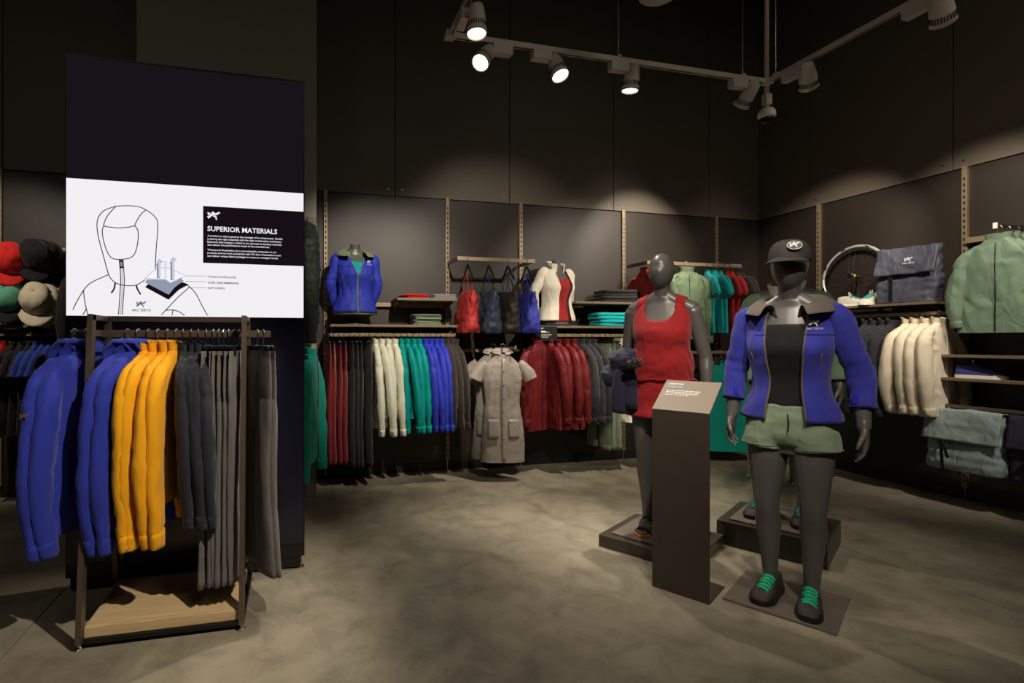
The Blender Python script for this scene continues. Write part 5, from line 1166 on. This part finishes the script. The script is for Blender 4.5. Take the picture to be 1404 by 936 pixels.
a = CP(445, 862, .002); b = CP(590, 862, .002); lettering('chest_wordmark', "ARC'TERYX", a, (1, 0, 0), (0, 0, 1), (b - a).length, M_INKG, scr, .012, 0.)
# ------------------------------------------------------------------ floor rack in front of the display
RX0, RX1, RYF, RYB, RZ = -.878, -.222, 2.475, 2.965, 1.435
rk = thing('clothes_rack', 'bronze metal A-frame rack with pale oak base shelf', 'clothes rack', None, ((RX0 + RX1) / 2, (RYF + RYB) / 2, 0)); hx = (RX1 - RX0) / 2; hy = (RYB - RYF) / 2; ty = .105
for sx in (-hx, hx):
    for sy in (-1, 1):
        G().bar((sx, sy * hy, .03), (sx, sy * ty, RZ), .022, .045, up=(0, 1, 0)).build('post', M_STEEL, rk)
        G().lathe([(.016, 0.), (.018, .006), (.010, .012), (.007, .014), (.007, .05)], 14, 'Z', (sx, sy * hy, 0)).build('levelling_foot', M_SILVER, rk)
    G().bar((sx, -ty - .02, RZ - .012), (sx, ty + .02, RZ - .012), .022, .024).build('top_tie', M_STEEL, rk)
    G().bar((sx, -hy + .02, .036), (sx, hy - .02, .036), .022, .03).build('base_tie', M_BLACK, rk)
    G().bar((sx, -ty, RZ - .085), (sx, ty, RZ - .085), .02, .024).build('rail_bracket', M_STEEL, rk)
for sy in (-1, 1): G().bar((-hx, sy * (hy - .01), .030), (hx, sy * (hy - .01), .030), .02, .02).build('base_rail', M_BLACK, rk)
G().bar((-hx, ty, RZ - .012), (hx, ty, RZ - .012), .018, .022).build('top_rail', M_STEEL, rk)
rxa, rxb = W_y(97, 460, 2.72).x, W_y(371, 460, 2.72).x; zrail = RZ - .085
G().box((rxa - rk.location.x, -.009, zrail - .017), (rxb - rk.location.x, .009, zrail + .017), .002).build('hang_bar', M_STEEL, rk)
for sy in (-1, 1): G().box((-hx + .012, -hy + .012 if sy < 0 else .0015, .041), (hx - .012, -.0015 if sy < 0 else hy - .012, .086), .003).build('shelf_plank', M_WOOD, rk)
YK = 2.72
C_RACKB = fabric('rack_blue', (38, 52, 158)); C_YEL = fabric('marigold', (240, 168, 8)); C_INKN = fabric('ink_navy', (36, 38, 48)); C_GRT = fabric('grey_trouser', (98, 94, 92))
row([102, 119, 175, 190], YK, zrail, lambda i: g_jacket(i % 3, .80, .78, .88, True, 'long', .02), C_RACKB, 'hooded_jacket', 'bright blue hooded jacket on floor rack', 'jacket', 'blue hooded jackets on the floor rack', rz=69, jit=2, nb=('the free rail end', 'the yellow jackets'))
row([204, 217, 230, 242], YK, zrail, lambda i: g_jacket(i % 3, .70, .64, .87, False, 'long', 0., .045), C_YEL, 'zip_jacket', 'marigold yellow jacket on floor rack', 'jacket', 'yellow jackets on the floor rack', rz=76, jit=3, nb=('the blue jackets', 'the navy jackets'))
row([251, 262, 272, 283], YK, zrail, lambda i: g_jacket(i % 3, .68, .55, .80, False, 'long', 0., .04), C_INKN, 'zip_jacket', 'dark navy jacket on floor rack', 'jacket', 'navy jackets on the floor rack', rz=97, jit=3, nb=('the yellow jackets', 'the grey trousers'))
row([293, 300, 307, 314, 321, 328], YK, zrail, lambda i: g_trousers(i % 3, 1.08, .5, .03), C_GRT, 'trousers', 'grey trousers inside the floor rack', 'trousers', 'grey trousers on the floor rack', 'clip', rz=84, jit=3, nb=('the navy jackets', 'the rack post'))
row([353, 361], YK, zrail, lambda i: g_trousers(i, 1.06, .7, .05), C_GRT, 'trousers', 'grey trousers outside the rack post', 'trousers', 'grey trousers on the rail end', 'clip', rz=112, jit=3, nb=('the rack post', 'the free rail end'))

# brown mark embroidered on the near sleeve of the outermost blue jacket
M_TAN = mat('embroidery_tan', (150, 112, 70), .7)
for o in list(bpy.data.objects):
    if o.name == 'hooded_jacket':
        sl = [c for c in o.children if c.name.startswith('sleeve') and sum(q.co.x for q in c.data.vertices) < 0][0]
        tr_ = BVHTree.FromPolygons([q.co.copy() for q in sl.data.vertices], [list(p.vertices) for p in sl.data.polygons]); z = -.36
        h = tr_.ray_cast(Vector((-.6, -.012, z)), Vector((1, 0, 0)))[0] or Vector((-.29, 0, z))
        bird('sleeve_logo', Vector((h.x - .006, h.y + .022, z)), (0, -1, 0), (0, 0, 1), .046, M_TAN, o)
